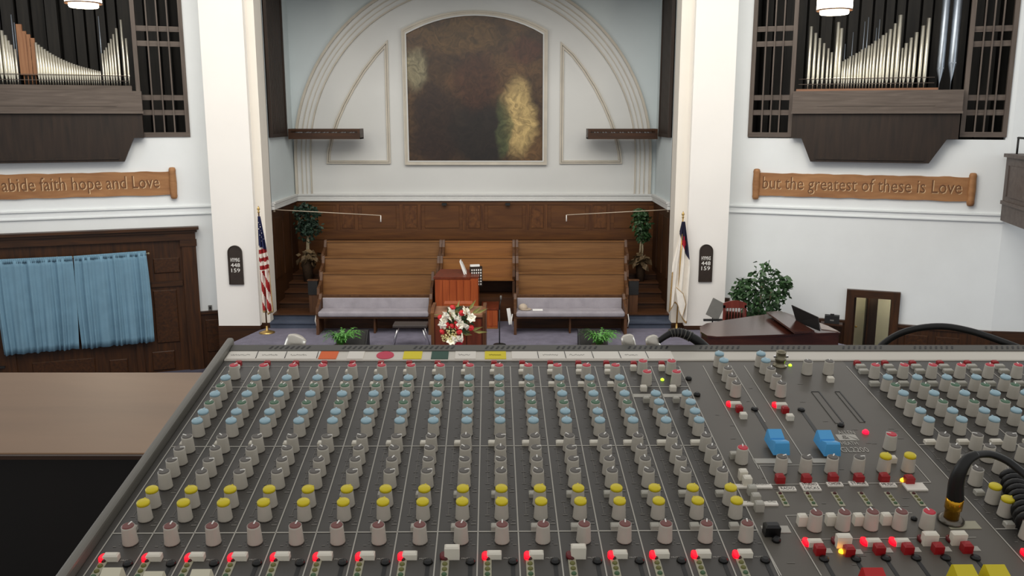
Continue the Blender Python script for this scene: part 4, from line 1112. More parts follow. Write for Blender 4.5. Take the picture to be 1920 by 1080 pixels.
# ================================================================== flags
def flag(px, pyb, ytop, label, kind):
    b0 = atZ(px, pyb, 0.0); Y = b0.y; x = b0.x
    zt = atY(px, ytop, Y).z
    r_ = thing('flag', label, 'flag', (x, Y, 0))
    MB().lathe([(0.17, 0), (0.17, 0.015), (0.10, 0.04), (0.03, 0.06), (0.02, 0.16)], 18).build('base', M['brass'], r_)
    lean = -0.04 if kind == 'us' else 0.05
    MB().tube([(0, 0, 0.05), (lean * 1.2, 0.02, zt - 0.12)], 0.016, 8).build('pole', M['pewend'] if kind == 'us' else M['brass'], r_)
    MB().lathe([(0.012, 0), (0.03, 0.03), (0.012, 0.05), (0.035, 0.09), (0.004, 0.16)], 10, Matrix.Translation((lean * 1.2, 0.02, zt - 0.14))).build('finial', M['brass'], r_)
    nu, nv = 26, 90
    ztp, zbt = zt - 0.20, 0.42 if kind == 'us' else 0.40
    def P(u, v):
        w = 0.05 + (0.16 if kind == 'us' else 0.22) * min(1, v * 2.2) + (0.05 * v)
        if kind == 'us': xx = lean * (1 - v) + (u - 0.30) * w
        else: xx = lean * (1 - v) * 1.2 + (u - 0.45) * w * 1.25
        yy = -0.03 + 0.055 * sin(u * 2 * pi * 2.6 + 2.2 * v) * min(1, v * 3 + 0.2)
        edge = 0.14 * (abs(u - 0.55)) if kind == 'us' else 0.22 * sin(u * 5)
        z = ztp + (zbt - ztp) * v + (edge * v * v)
        return (xx, yy, z)
    mb = MB()
    vs_ = [P(i / nu, j / nv) for j in range(nv + 1) for i in range(nu + 1)]
    mb.add(vs_, [], 0)
    for j in range(nv):
        for i in range(nu):
            u, v = (i + .5) / nu, (j + .5) / nv
            if kind == 'us':
                if v < 0.30 + 0.04 * u: mi = 2
                elif v < 0.56: mi = 0 if int((v - 0.3) / 0.042 + u * 0.6) % 2 else 1
                else: mi = 0 if int((u * 1.25 - (v - 0.56) * 2.6) * 3.2 + 20) % 2 else 1
                if u > 0.93 and v > 0.5 or v > 0.975: mi = 3
            else:
                cut = 0.40 - 0.30 * (1 - u)
                mi = 2 if v < cut else 1
                if mi == 2 and 0.16 < v < 0.31 and abs(u - 0.68) < 0.22 and (abs(u - 0.68) < 0.09 or 0.205 < v < 0.255): mi = 0
                if v > 0.975 or (u < 0.06 and v > 0.55) : mi = 3
            k = j * (nu + 1) + i
            mb.f.append((k, k + nu + 1, k + nu + 2, k + 1)); mb.mi.append(mi); mb.sm.append(True)
    mats = [M['red'], M['fwhite'], M['fblue'], M['fringe']] if kind == 'us' else [M['cross'], M['fwhite'], M['navy'], M['fringe']]
    o = mb.build('cloth', mats, r_); md = o.modifiers.new('t', 'SOLIDIFY'); md.thickness = 0.006
    if kind == 'us':
        sm = MB()
        for k in range(10):
            u, v = 0.2 + 0.6 * ((k * 0.37) % 1), 0.06 + 0.021 * k
            p = P(u, v); sm.add([(p[0] + 0.014 * cos(a_) * (1 if q % 2 else .45), p[1] - 0.012, p[2] + 0.014 * sin(a_) * (1 if q % 2 else .45)) for q, a_ in enumerate([pi * i / 5 for i in range(10)])], [tuple(range(10))])
        o = sm.build('stars', M['fwhite'], r_); o['kind'] = 'stuff'
    else:
        # turned back fold with gold fringe
        MB().add([(-0.06, -0.09, 1.0), (0.10, -0.10, 0.86), (0.17, -0.09, 0.62), (0.10, -0.10, 0.32), (0.04, -0.09, 0.45), (-0.02, -0.10, 0.7)], [(0, 1, 2, 3, 4, 5)]).build('folded_corner', M['fwhite'], r_).modifiers.new('t', 'SOLIDIFY').thickness = 0.006
        MB().tube([(-0.06, -0.095, 1.0), (0.10, -0.105, 0.86), (0.17, -0.095, 0.62), (0.10, -0.105, 0.32), (0.02, -0.10, 0.48)], 0.008, 6).build('fringe', M['fringe'], r_)
flag(501, 624, 388, 'stars and stripes flag hanging furled on its pole by the left pillar', 'us')
flag(1268, 620, 398, 'white flag with navy canton and red cross by the right pillar', 'chr')

# ================================================================== hymn boards
def hymn(pxl, pxr, pt, pb, label):
    Y = 19.0
    a = atY(pxl, pb, Y); c = atY(pxr, pb, Y); t = atY((pxl + pxr) / 2, pt, Y)
    w = (c.x - a.x) / 2; h = t.z - a.z
    r_ = thing('hymn_board', label, 'hymn board', ((a.x + c.x) / 2, Y, a.z))
    n = 14; out = [(-w, 0), (w, 0)] + [(w * cos(pi * k / n), h - w + w * sin(pi * k / n)) for k in range(n + 1)]
    inn = [(x * 0.86, 0.02 + z * 0.965) for x, z in out]
    MB().prism(out, lambda x, z: (x, -0.03, z), lambda x, z: (x, 0, z)).build('board', M['board'], r_)
    MB().ring(out, inn, lambda x, z: (x, -0.042, z), lambda x, z: (x, -0.03, z)).build('rim', M['board'], r_)
    for (txt, zz, hh, ww) in (('HYMNS', 0.635, 0.085, 0.20), ('448', 0.50, 0.085, 0.20), ('159', 0.365, 0.085, 0.19)):
        o = put('lettering', text_mesh(txt, [M['white']], width=ww, height=hh, extrude=0.006), r_, (0, -0.031, zz * h)); o.rotation_euler = (pi / 2, 0, 0)
hymn(431, 458, 460, 533, 'arched dark hymn board with white numbers on the left pillar')
hymn(1309, 1334, 458, 528, 'arched dark hymn board with white numbers on the right pillar')

# choir microphones on long wire booms
for (xa, ya, xb2, yb2, yd, nm) in ((513, 393, 714, 404, 416, 'left'), (1256, 393, 1062, 403, 415, 'right')):
    X0 = XL if nm == 'left' else XR
    a = atY(xa, ya, 19.9); b_ = atY(xb2, yb2, 20.1); d = atY(xb2, yd, 20.1)
    r_ = thing('choir_microphone', 'thin boom microphone hanging over the choir from the %s chancel wall' % nm, 'microphone', (X0, 19.9, a.z))
    L0 = Vector((X0, 19.9, a.z))
    MB().tube([(0, 0, 0), (b_.x - X0, 0.2, b_.z - a.z)], 0.010, 6).build('boom', M['wire'], r_)
    MB().tube([Vector((b_.x - X0, 0.2, b_.z - a.z)), Vector((d.x - X0, 0.2, d.z - a.z))], [0.01, 0.016], 6).build('capsule', M['white'], r_)
    MB().box(-0.03, 0.03, -0.04, 0.04, -0.05, 0.05).build('wall_bracket', M['wire'], r_)

# ================================================================== piano corner
PZ = 0.97
def pzp(px, py, z=PZ): return atZ(px, py, z)
A_ = pzp(1315, 628); 
outline_px = [(1345, 631), (1440, 628), (1576, 623), (1530, 606), (1470, 585), (1415, 592), (1360, 600), (1325, 606), (1312, 613), (1314, 622), (1326, 629)]
P_ = [pzp(*q) for q in outline_px]
pcx = sum(p.x for p in P_) / len(P_); pcy = sum(p.y for p in P_) / len(P_)
r_ = thing('grand_piano', 'dark walnut grand piano with its lid folded back', 'piano', (pcx, pcy, 0.0))
poly = [(p.x - pcx, p.y - pcy) for p in P_]
area_ = sum(poly[i][0] * poly[(i + 1) % len(poly)][1] - poly[(i + 1) % len(poly)][0] * poly[i][1] for i in range(len(poly)))
if area_ < 0: poly = poly[::-1]
MB().prism(poly, lambda x, y: (x * .985, y * .985, 0.62), lambda x, y: (x * .985, y * .985, PZ - 0.03)).build('case', M['piano'], r_)
MB().prism(poly, lambda x, y: (x, y, PZ - 0.03), lambda x, y: (x, y, PZ)).build('lid', M['piano'], r_)
def loc_(px, py, z): 
    p = atZ(px, py, z); return Vector((p.x - pcx, p.y - pcy, p.z))
fa, fb, fc_, fd = loc_(1437, 588, PZ + 0.06), loc_(1490, 626, PZ + 0.06), loc_(1527, 624, PZ + 0.02), loc_(1464, 586, PZ + 0.02)
up_ = Vector((0, 0, 0.035))
MB().add([fa, fb, fc_, fd, fa + up_, fb + up_, fc_ + up_, fd + up_], [(0, 1, 2, 3), (7, 6, 5, 4), (0, 4, 5, 1), (1, 5, 6, 2), (2, 6, 7, 3), (3, 7, 4, 0)]).build('folded_lid_flap', M['piano'], r_)
ma, mb_ = loc_(1493, 603, PZ + 0.03), loc_(1537, 621, PZ + 0.03)
tl = Vector((-0.10, 0.03, 0.30))
dv = Vector((0.02, 0.02, 0))
MB().add([ma, mb_, mb_ + tl + Vector((0.06, 0, -0.06)), ma + tl, ma + dv, mb_ + dv, mb_ + tl + dv + Vector((0.06, 0, -0.06)), ma + tl + dv], [(0, 1, 2, 3), (7, 6, 5, 4), (0, 4, 5, 1), (1, 5, 6, 2), (2, 6, 7, 3), (3, 7, 4, 0)]).build('music_desk', M['black'], r_)
ka, kb, kc, kd = loc_(1540, 618, PZ), loc_(1572, 622, PZ), loc_(1552, 612, PZ), loc_(1536, 606, PZ)
MB().add([v + Vector((0, 0, dz)) for dz in (0.0, 0.012) for v in (ka, kb, kc, kd)], [(3, 2, 1, 0), (4, 5, 6, 7), (0, 1, 5, 4), (1, 2, 6, 5), (2, 3, 7, 6), (3, 0, 4, 7)]).build('key_cover_sheen', mat('piano_cover_sheen', '#8b7f79', 0.3), r_)  # grey colour stands in for the sheen on the piano lacquer
for q in ((1335, 622), (1545, 622), (1475, 590)):
    v = loc_(q[0], q[1], PZ); MB().lathe([(0.03, 0), (0.05, 0.1), (0.045, 0.3), (0.08, 0.63)], 10, Matrix.Translation((v.x * .9, v.y * .85, 0))).build('leg', M['piano'], r_)

def chair_(px, py, label):
    Y = 17.6
    p = atY(px, py, Y)
    r_ = thing('wooden_chair', label, 'chair', (p.x, Y, 0))
    zt = p.z
    m_ = M['chair']
    n = 8
    top = [(-0.24 + 0.48 * k / n, 0.10 * (0.4 + 0.6 * sin(pi * k / n))) for k in range(n + 1)]
    MB().prism([(x, zt - 0.10 + dz) for x, dz in top][::-1] + [(-0.24, zt - 0.16), (0.24, zt - 0.16)], lambda x, z: (x, 0.18, z), lambda x, z: (x, 0.22, z)).build('crest_rail', m_, r_)
    for k in range(7): MB().tube([(-0.18 + k * 0.06, 0.2, 0.45), (-0.18 + k * 0.06, 0.2, zt - 0.15)], 0.010, 6).build('spindle', m_, r_)
    for s_ in (-1, 1):
        MB().box(s_ * 0.22 - 0.02, s_ * 0.22 + 0.02, 0.18, 0.22, 0.0, zt - 0.1).build('rear_post', m_, r_)
        MB().box(s_ * 0.2 - 0.02, s_ * 0.2 + 0.02, -0.22, -0.18, 0.0, 0.43).build('front_leg', m_, r_)
    MB().box(-0.24, 0.24, -0.24, 0.24, 0.43, 0.47).build('seat', m_, r_)
chair_(1383, 567, 'red-brown spindle-back chair behind the piano')
p = atY(1336, 600, 18.3)
r_ = thing('music_stand', 'grey tilted music stand beside the right pillar', 'music stand', (p.x, 18.3, 0))
z_ = atY(1335, 596, 18.3).z
MB().box(-0.17, 0.13, -0.01, 0.01, 0, 0.40, Matrix.Translation((0.0, 0, z_)) @ Matrix.Rotation(radians(28), 4, 'Y') @ Matrix.Rotation(radians(-20), 4, 'X')).build('desk', M['greymetal'], r_)
MB().box(-0.2, 0.2, -0.06, 0.0, z_ - 0.06, z_ - 0.02).build('ledge', M['black'], r_)
MB().tube([(0, 0, 0.05), (0, 0, z_)], 0.015, 8).build('column', M['black'], r_)
for k in range(3):
    a = k * 2.1 + 0.5; MB().tube([(0, 0, 0.12), (0.22 * cos(a), 0.22 * sin(a), 0.01)], 0.01, 6).build('leg', M['black'], r_)
# black case on the wainscot ledge
q = WR.q(1560, 600)
r_ = thing('black_case', 'small black box with a handle on the oak ledge', 'case', WR.loc(q[0], -0.30, WR.q(1560, 600)[1]), WR.rz)
MB().box(-0.15, 0.15, -0.08, 0.08, 0, 0.17).build('body', M['black'], r_)
MB().box(-0.04, 0.04, -0.02, 0.02, 0.17, 0.20).build('handle', M['black'], r_)
MB().box(-0.04, 0.04, -0.084, -0.08, 0.06, 0.09).build('badge', M['greymetal'], r_)
sh = MB().box(-0.22, 0.22, -0.14, 0.15, -0.03, 0).build('ledge', M['dwood_h'], r_)

# ================================================================== balcony and its rail at the right edge
BA, BB = Vector((9.83, 17.55)), Vector((8.25, 11.1))
d_ = (BB - BA).normalized(); n_ = Vector((-d_.y, d_.x)); n_ = n_ if n_.x > 0 else -n_
zb0, zb1 = 2.62, 3.92
bw_ = thing('balcony', 'greyish brown balcony front with a metal rail at the right edge', 'balcony', (BA.x, BA.y, zb0))
def bal(u0, u1, o0, o1, z0, z1):
    vs_ = []
    for (u, o) in ((u0, o0), (u1, o0), (u1, o1), (u0, o1)):
        p = d_ * u + n_ * o
        vs_.append((p.x, p.y))
    a_ = sum(vs_[i][0] * vs_[(i + 1) % 4][1] - vs_[(i + 1) % 4][0] * vs_[i][1] for i in range(4))
    if a_ < 0: vs_ = vs_[::-1]
    return MB().prism(vs_, lambda x, y: (x, y, z0 - zb0), lambda x, y: (x, y, z1 - zb0))
LB = (BB - BA).length
bal(0, LB, 0, 0.35, zb0, zb1 - 0.04).build('front_wall', M['balc'], bw_)
bal(-0.03, LB, -0.05, 0.4, zb1 - 0.04, zb1 + 0.03).build('cap', M['balc'], bw_)
bal(-0.02, LB, -0.03, 0.0, zb0 + 0.33, zb0 + 0.40).build('string_course', M['balc'], bw_)
bal(0.10, 0.25, -0.02, 0.0, zb0 + 0.5, zb1 - 0.2).build('panel', M['balc'], bw_)
for k in range(5): bal(0.40 + 1.25 * k, 1.50 + 1.25 * k, -0.02, 0.0, zb0 + 0.5, zb1 - 0.2).build('panel', M['balc'], bw_)
def bp(u, z): 
    p = d_ * u + n_ * 0.1; return (p.x, p.y, z - zb0)
for u_ in (0.25, 1.75, 3.25, 4.75, 6.25): MB().tube([bp(u_, zb1), bp(u_, zb1 + 0.34)], 0.02, 8).build('rail_post', M['black'], bw_)
MB().tube([bp(0.23, zb1 + 0.34), bp(LB, zb1 + 0.34)], 0.022, 8).build('handrail', M['black'], bw_)

# ================================================================== pendant lamps
def pendant(px, py, Y, label):
    p = atY(px, py, Y)
    r_ = thing('pendant_lamp', label, 'lamp', p)
    s = 0.28
    MB().lathe([(0.02, 0.075), (s * 0.8, 0.07), (s, 0.06), (s, 0.55), (s * 0.9, 0.56)], 24).build('glass_drum', M['lamp'], r_)
    MB().lathe([(s * 0.78, 0.0), (s * 0.82, 0.02), (s * 0.82, 0.055), (s * 0.78, 0.06)], 24).build('diffuser', M['lamp'], r_)
    MB().lathe([(s * 1.01, 0.055), (s * 1.03, 0.06), (s * 1.03, 0.075), (s * 1.01, 0.078)], 24).build('lower_ring', M['pewend'], r_)
    MB().lathe([(s * 1.01, 0.52), (s * 1.03, 0.53), (s * 0.7, 0.62), (0.05, 0.66)], 24).build('lamp_cap', M['brass'], r_)
    MB().tube([(0, 0, 0.65), (0, 0, 3.2)], 0.012, 6).build('chain', M['brass'], r_)
    l = bpy.data.lights.new('pendant_bulb', 'POINT'); l.energy = 60; l.color = (1.0, 0.9, 0.72); l.shadow_soft_size = 0.3
    o = bpy.data.objects.new('pendant_bulb', l); COL.objects.link(o); o.location = (p.x, p.y, p.z - 0.35)
pendant(157, 14, 15.0, 'glowing drum pendant lamp in front of the left organ pipes')
pendant(1564, 27, 15.0, 'glowing drum pendant lamp in front of the right organ pipes')

# ================================================================== balcony parapet in front of us
DZ = H - 0.455
ya, yb_ = atZ(200, 853, DZ).y, atZ(200, 698, DZ).y
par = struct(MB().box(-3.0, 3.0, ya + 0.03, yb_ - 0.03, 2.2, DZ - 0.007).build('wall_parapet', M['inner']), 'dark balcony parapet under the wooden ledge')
MB().box(-3.0, 3.0, ya, ya + 0.006, DZ - 0.007, DZ - 0.0015).build('nosing', M['dwood_h'], par)
o = MB().box(-3.0, 3.0, ya + 0.006, yb_, DZ - 0.007, DZ).build('ledge', M['ledge'], par); md = o.modifiers.new('b', 'BEVEL'); md.width = 0.002; md.segments = 2
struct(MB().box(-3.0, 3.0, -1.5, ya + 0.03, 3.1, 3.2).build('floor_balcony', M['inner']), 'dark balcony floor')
#@@PART3
# ================================================================== the mixing console
def _rot(ax, ay, az):
    return Matrix.Rotation(az, 3, 'Z') @ Matrix.Rotation(ay, 3, 'Y') @ Matrix.Rotation(ax, 3, 'X')
_R = _rot(1.22652858, -0.02434399, -0.00172712)
_T = (-0.05672028, -0.0763572, 0.85008441)
def c2w(v): return Vector((1, 0, 0)) * v[0] + UP * v[1] + FW * v[2]
UX = c2w(_R.col[0]).normalized(); UY = c2w(_R.col[1]).normalized(); UN = UX.cross(UY).normalized()
ORG = EYE + c2w(_T)
PITCHM = 0.0275
MXM = Matrix(((UX.x, UY.x, UN.x, ORG.x), (UX.y, UY.y, UN.y, ORG.y), (UX.z, UY.z, UN.z, ORG.z), (0, 0, 0, 1)))
def mp(px, py, h=0.0):
    r = ray(px, py); P0 = ORG + UN * h
    P = EYE + r * ((P0 - EYE).dot(UN) / r.dot(UN)) - ORG
    return (P.dot(UX), P.dot(UY), h)
def proj(a, b, h):
    P = ORG + UX * a + UY * b + UN * h - EYE
    d = P.dot(FW)
    return (960 + FPX * P.x / d, 540 - FPX * P.dot(UP) / d)

M['panel'] = mat('console_panel_charcoal', '#4c4945', 0.42, 0.0, 0.08, 18, spec=0.5)
M['panel_c'] = mat('console_panel_grey', '#615c54', 0.40, 0.0, 0.06, 14, spec=0.5)
M['frame_m'] = mat('console_trim_grey', '#76736c', 0.4, 0.2, 0.06, 20)
M['rail_m'] = mat('console_rear_grey', '#5f5d57', 0.5, 0.0, 0.06, 20)
M['strip'] = mat('console_scribble_strip', '#e0dace', 0.5, 0.0, 0.04, 10)
M['knob'] = mat('knob_grey_plastic', '#c5bfb3', 0.45, 0.0, 0.05, 60)
M['cap_red'] = mat('cap_red', '#d02a40', 0.4, var=0.06)
M['cap_blue'] = mat('cap_pale_blue', '#a6c6d3', 0.4, var=0.06)
M['cap_green'] = mat('cap_green', '#3e6a4c', 0.4, var=0.06)
M['cap_grey'] = mat('cap_grey', '#5d5852', 0.4, var=0.06)
M['cap_yellow'] = mat('cap_yellow', '#e3cf22', 0.4, var=0.06)
M['cap_brown'] = mat('cap_brown', '#7a443f', 0.4, var=0.06)
M['btn_white'] = mat('button_white', '#efe9da', 0.4, var=0.04)
M['btn_grey'] = mat('button_grey', '#bcb9ae', 0.45, var=0.04)
M['btn_red'] = mat('button_red', '#a51a20', 0.4, var=0.08)
M['btn_black'] = mat('button_black', '#101010', 0.35, var=0.1)
M['lens_on'] = glow('lit_red_lens', '#ff0822', 1.3)
M['lens_off'] = mat('dark_red_lens', '#6d141a', 0.3, var=0.1)
M['led_o'] = glow('lit_orange_led', '#ffb020', 3.0)
M['led_g'] = glow('lit_green_led', '#b0f030', 1.6)
M['led_r'] = glow('lit_red_led', '#ff1038', 1.3)
M['led_dark'] = mat('dark_red_led', '#4f1412', 0.3, var=0.1)
M['led_olive'] = mat('olive_led', '#77763f', 0.4, var=0.1)
M['led_dgreen'] = mat('green_led_off', '#4a6a48', 0.4, var=0.1)
M['print'] = mat('silkscreen_grey', '#bcb8ae', 0.5, var=0.05)
M['print_d'] = mat('silkscreen_dim', '#75716b', 0.5, var=0.05)
M['ledplate'] = mat('led_plate_cream', '#b3af98', 0.5, var=0.05)
M['f_blue'] = mat('fader_blue', '#55aeea', 0.4, var=0.05)
M['f_cream'] = mat('fader_cream', '#d9d3bc', 0.45, var=0.04)
M['f_red'] = mat('fader_red', '#c11a1c', 0.4, var=0.05)
M['f_yellow'] = mat('fader_yellow', '#d9c71f', 0.4, var=0.05)
M['tape_w'] = mat('masking_tape_white', '#f5efe4', 0.7, var=0.02)
M['tape_o'] = mat('tape_orange', '#f06a25', 0.6, var=0.03)
M['tape_y'] = mat('tape_yellow', '#f0dc16', 0.6, var=0.03)
M['tape_g'] = mat('tape_green', '#1f4f3f', 0.6, var=0.03)
M['tape_r'] = mat('sticker_red', '#d63a58', 0.6, var=0.03)
M['ink'] = mat('ink', '#3a3a3c', 0.7, var=0.1)
M['pencil'] = mat('pencil_grey', '#a9a8a4', 0.7, var=0.05)
M['rubber'] = mat('black_rubber', '#0e0e0e', 0.45, var=0.2)

con = thing('mixing_console', 'large grey audio mixing console covered in knobs, faders and buttons', 'mixing console')
con.matrix_world = MXM
def P3(name, mb_, m_, loc=None, parent=None, rotz=0.0):
    return mb_.build(name, m_, parent or con, loc, rotz)

bs0 = mp(900, 677, 0.0)[1]; bs1 = mp(900, 659, 0.0014)[1]
a_l = mp(421, 664, 0.006)[0]; a_r = mp(1990, 664, 0.0)[0] + 0.02
aR0 = (16 - 8) * PITCHM; aR1 = mp(1588, 686, 0.0)[0]
b_f = -0.42
P3('panel', MB().box(a_l, aR0, b_f, bs0, -0.004, 0.0), M['panel'])
P3('master_panel', MB().box(aR0, aR1, b_f, bs0, -0.004, 0.0), M['panel_c'])
P3('panel', MB().box(aR1, a_r, b_f, bs0, -0.004, 0.0), M['panel'])
tslope = UY.z / sqrt(1 - UY.z ** 2)
prof = [(b_f, -0.004), (b_f, -0.05), (bs1 + 0.02, -0.05 - (bs1 + 0.02 - b_f) * tslope), (bs1 + 0.02, -0.004)]
P3('body', MB().prism(prof, lambda b, h: (a_l - 0.004, b, h), lambda b, h: (a_r, b, h)), M['rail_m'])
# scribble strip and rear rail
P3('scribble_strip', MB().prism([(bs0, -0.004), (bs0, 0.0006), (bs0 + 0.0012, 0.0014), (bs1, 0.0014), (bs1, -0.004)][::-1], lambda b, h: (a_l, b, h), lambda b, h: (a_r, b, h)), M['strip'])
rail = P3('rear_rail', MB().prism([(bs1, -0.004), (bs1, 0.0024), (bs1 + 0.0115, 0.0036), (bs1 + 0.0125, 0.0030), (bs1 + 0.02, -0.004)][::-1], lambda b, h: (a_l, b, h), lambda b, h: (a_r, b, h)), M['rail_m'])
sl = MB()
gpx = 520.0
while gpx < 1990:
    for k in range(8):
        x, b, _ = mp(gpx + 10.0 * k - 14, 653, 0.003)
        bb0, bb1 = bs1 + 0.0035, bs1 + 0.0088
        hz = lambda b_: 0.0024 + (b_ - bs1) / 0.0115 * 0.0012 + 0.0003
        sl.add([(x - 0.0012, bb0, hz(bb0)), (x + 0.0008, bb0, hz(bb0)), (x + 0.0032, bb1, hz(bb1)), (x + 0.0012, bb1, hz(bb1))], [(0, 1, 2, 3)])
    gpx += 134.0 if gpx > 600 else 137.0
o = P3('vent_slots', sl, M['btn_black'], None, rail); o['kind'] = 'stuff'
# side trim
o = P3('side_trim', MB().box(a_l - 0.0075, a_l - 0.0005, b_f, bs1 + 0.02, -0.048, 0.0085), M['frame_m'])
md = o.modifiers.new('b', 'BEVEL'); md.width = 0.0025; md.segments = 3

# ---- knobs
HK = 0.0135
def kbody(r0=0.0050, r1=0.0043, h=HK):
    return MB().lathe([(r0 * 1.03, 0.0006), (r0, 0.0012), (r1, h - 0.0012), (r1 * 0.99, h), (r1 * 0.90, h), (r1 * 0.89, h - 0.0007)], 28, rib=0.010).mesh('knob', M['knob'])
KB = kbody(); 
KB_s = kbody(0.0046, 0.0041, 0.013)
cap_mesh = {}
for c in ('red', 'blue', 'green', 'grey', 'yellow', 'brown'):
    if c in ('blue', 'yellow'):
        cap_mesh[c] = MB().lathe([(0.0044, HK - 0.0012), (0.0044, HK + 0.0006), (0.0038, HK + 0.0013), (0.001, HK + 0.0016)], 20).mesh('cap', M['cap_' + c])
    else:
        cap_mesh[c] = MB().lathe([(0.0040, HK - 0.0010), (0.0040, HK + 0.0001), (0.0033, HK + 0.0006)], 20).mesh('cap', M['cap_' + c])
PT = MB().box(-0.00045, 0.00045, 0.0006, 0.0043, HK - 0.0006, HK + 0.0009).mesh('pointer', M['white'])
PT_b = MB().box(-0.0006, 0.0006, 0.0010, 0.0043, HK - 0.0006, HK + 0.0017).mesh('pointer', M['cap_blue'])
PT_y = MB().box(-0.0005, 0.0005, 0.0010, 0.0043, HK - 0.0006, HK + 0.0015).mesh('pointer', M['cap_yellow'])
nk = 0
def knob(a, b, c, ang=None):
    global nk
    if proj(a, b, HK)[0] > 1990: return
    nk += 1
    if ang is None: ang = random.choice((0, 0, -30, 30, 60, -60, 80, -80, 20))
    o = put('knob', KB, con, (a, b, 0)); o.rotation_euler = (0, 0, radians(-ang))
    put('cap', cap_mesh[c], o)
    if c != 'yellow' or nk % 3: put('pointer', PT_b if c == 'blue' else PT_y if c == 'yellow' else PT, o)
    return o
rows = [('red', 684.4), ('blue', 707.8), ('green', 722.0), ('blue', 737.8), ('green', 753.8), ('blue', 771.0), ('blue', 787.8), ('grey', 816.7), ('grey', 838.6), ('grey', 860), ('grey', 882), ('yellow', 915.6), ('yellow', 940), ('brown', 983)]
RB = [mp(900, y, HK)[1] for _, y in rows]
koff = mp(935.6, 684.4, HK)[0] - (9.5 - 8) * PITCHM
def chan(i): return (i + 0.5 - 8) * PITCHM
rndk = random.Random(21)
def angs(i, k, c):
    if c == 'brown': return 8 + rndk.choice((0, 0, 6, -6))
    if c == 'blue': return rndk.choice((0, 0, 0, 15, -15))
    if c == 'yellow': return rndk.choice((0, 30, -40, 60, 10))
    if c == 'grey': return rndk.choice((0, 40, 70, -60, 30, 20, -40, 80))
    return rndk.choice((0, 30, 50, -30, 60, 15))
for i in range(16):
    for k, (c, _) in enumerate(rows):
        if i >= 14 and k in (0, 1, 2): continue
        if i >= 14 and c == 'green': c = 'blue'
        knob(chan(i) + koff, RB[k], c, angs(i, k, c))
    if i >= 14:
        bb = mp(900, 676.5, HK)[1]; knob(chan(i) + koff, bb, 'red', angs(i, 0, 'red'))
        bb = mp(900, 696.5, HK)[1]; knob(chan(i) + koff, bb, 'red', angs(i, 0, 'red'))
aRC = mp(1642, 684, HK)[0]
for i in range(6):
    for k, (c, _) in enumerate(rows): knob(aRC + i * PITCHM, RB[k], c, angs(i, k, c))
for (x, y, c, an) in ((1349, 663, 'blue', 0), (1357.3, 675.5, 'blue', 0), (1365, 690, 'grey', 20), (1373, 704, 'grey', 10), (1381, 717.5, 'grey', 0),
                      (1427, 663, 'blue', 0), (1436, 675.5, 'blue', 0), (1446, 690, 'grey', 20), (1456.5, 704, 'grey', 10), (1466, 717.5, 'grey', 0),
                      (1515.6, 677, 'grey', -10), (1555.6, 677, 'grey', 10), (1672, 814, 'red', -60), (1393, 839, 'red', 10),
                      (1466.7, 856, 'grey', 60), (1513, 857, 'grey', 50), (1562, 857, 'grey', 30), (1612, 857, 'grey', 80), (1661, 855, 'yellow', 40), (1706.7, 854, 'yellow', 0),
                      (1531, 961, 'brown', -5), (1584, 960, 'brown', -5), (1637, 959, 'brown', -5), (1691, 959, 'brown', -5), (1743, 959, 'red', -5)):
    a, b, _ = mp(x, y, HK); knob(a, b, c, an)

# ---- buttons
def bmesh_(w, d, h, m_, c=0.0008): return MB().cbox(-w / 2, w / 2, -d / 2, d / 2, 0.0, h, c).mesh('button', m_)
B_w = bmesh_(0.0058, 0.0050, 0.0052, M['btn_white']); B_g = bmesh_(0.0056, 0.0050, 0.0052, M['btn_grey']); B_r = bmesh_(0.0056, 0.0052, 0.0062, M['btn_red'], 0.0012)
B_wide = bmesh_(0.0095, 0.0048, 0.0048, M['btn_white'], 0.0010); B_flat = bmesh_(0.0088, 0.0050, 0.0042, M['btn_grey'], 0.0008)
B_tall = bmesh_(0.0098, 0.0050, 0.0095, M['btn_white'], 0.0010); B_k = bmesh_(0.0105, 0.0070, 0.0085, M['btn_black'], 0.0015)
B_cube = bmesh_(0.0062, 0.0052, 0.0085, M['btn_white'], 0.0011); B_cubeg = bmesh_(0.0062, 0.0052, 0.0075, M['btn_grey'], 0.0011)
def bt(me, a, b, name='button'):
    if proj(a, b, 0)[0] > 1945: return None
    return put(name, me, con, (a, b, 0))
def btp(me, x, y, h, name='button'):
    a, b, _ = mp(x, y, h); return bt(me, a, b, name)
# per-channel buttons (offsets measured on one channel, repeated on all)
def rel(x, y, h, i): 
    a, b, _ = mp(x, y, h); return (a - chan(i), b)
o_r = (-0.0020, 0.0035); o_w1 = (-0.0018, -0.0045); o_w2 = rel(1139.5, 693.5, 0.0036, 13); o_w3 = rel(1145, 716.5, 0.0036, 13)
o_w4 = (-0.0026, -0.1502); o_w5 = (-0.0015, -0.2246); o_w6 = (-0.0017, -0.2648)
B_rl = bmesh_(0.0056, 0.0050, 0.0046, M['btn_red'], 0.0010); B_wl = bmesh_(0.0058, 0.0050, 0.0038, M['btn_white']); B_gl = bmesh_(0.0064, 0.0050, 0.0038, M['btn_grey']); B_low = bmesh_(0.0092, 0.0050, 0.0036, M['btn_white'], 0.0009)
lens_px = rel(1146.5, 1033, 0.0045, 12); mute_px = rel(1163, 1032, 0.005, 12)
o_led = rel(1150.7, 1048, 0.0, 12); o_slot = rel(1120, 1053, 0.0, 11)
LENS_on = MB().lathe([(0.0024, 0.0), (0.0024, 0.0022), (0.0016, 0.0030)], 14).mesh('lens', M['lens_on'])
LENS_off = MB().lathe([(0.0024, 0.0), (0.0024, 0.0022), (0.0016, 0.0030)], 14).mesh('lens', M['lens_off'])
LED = {}
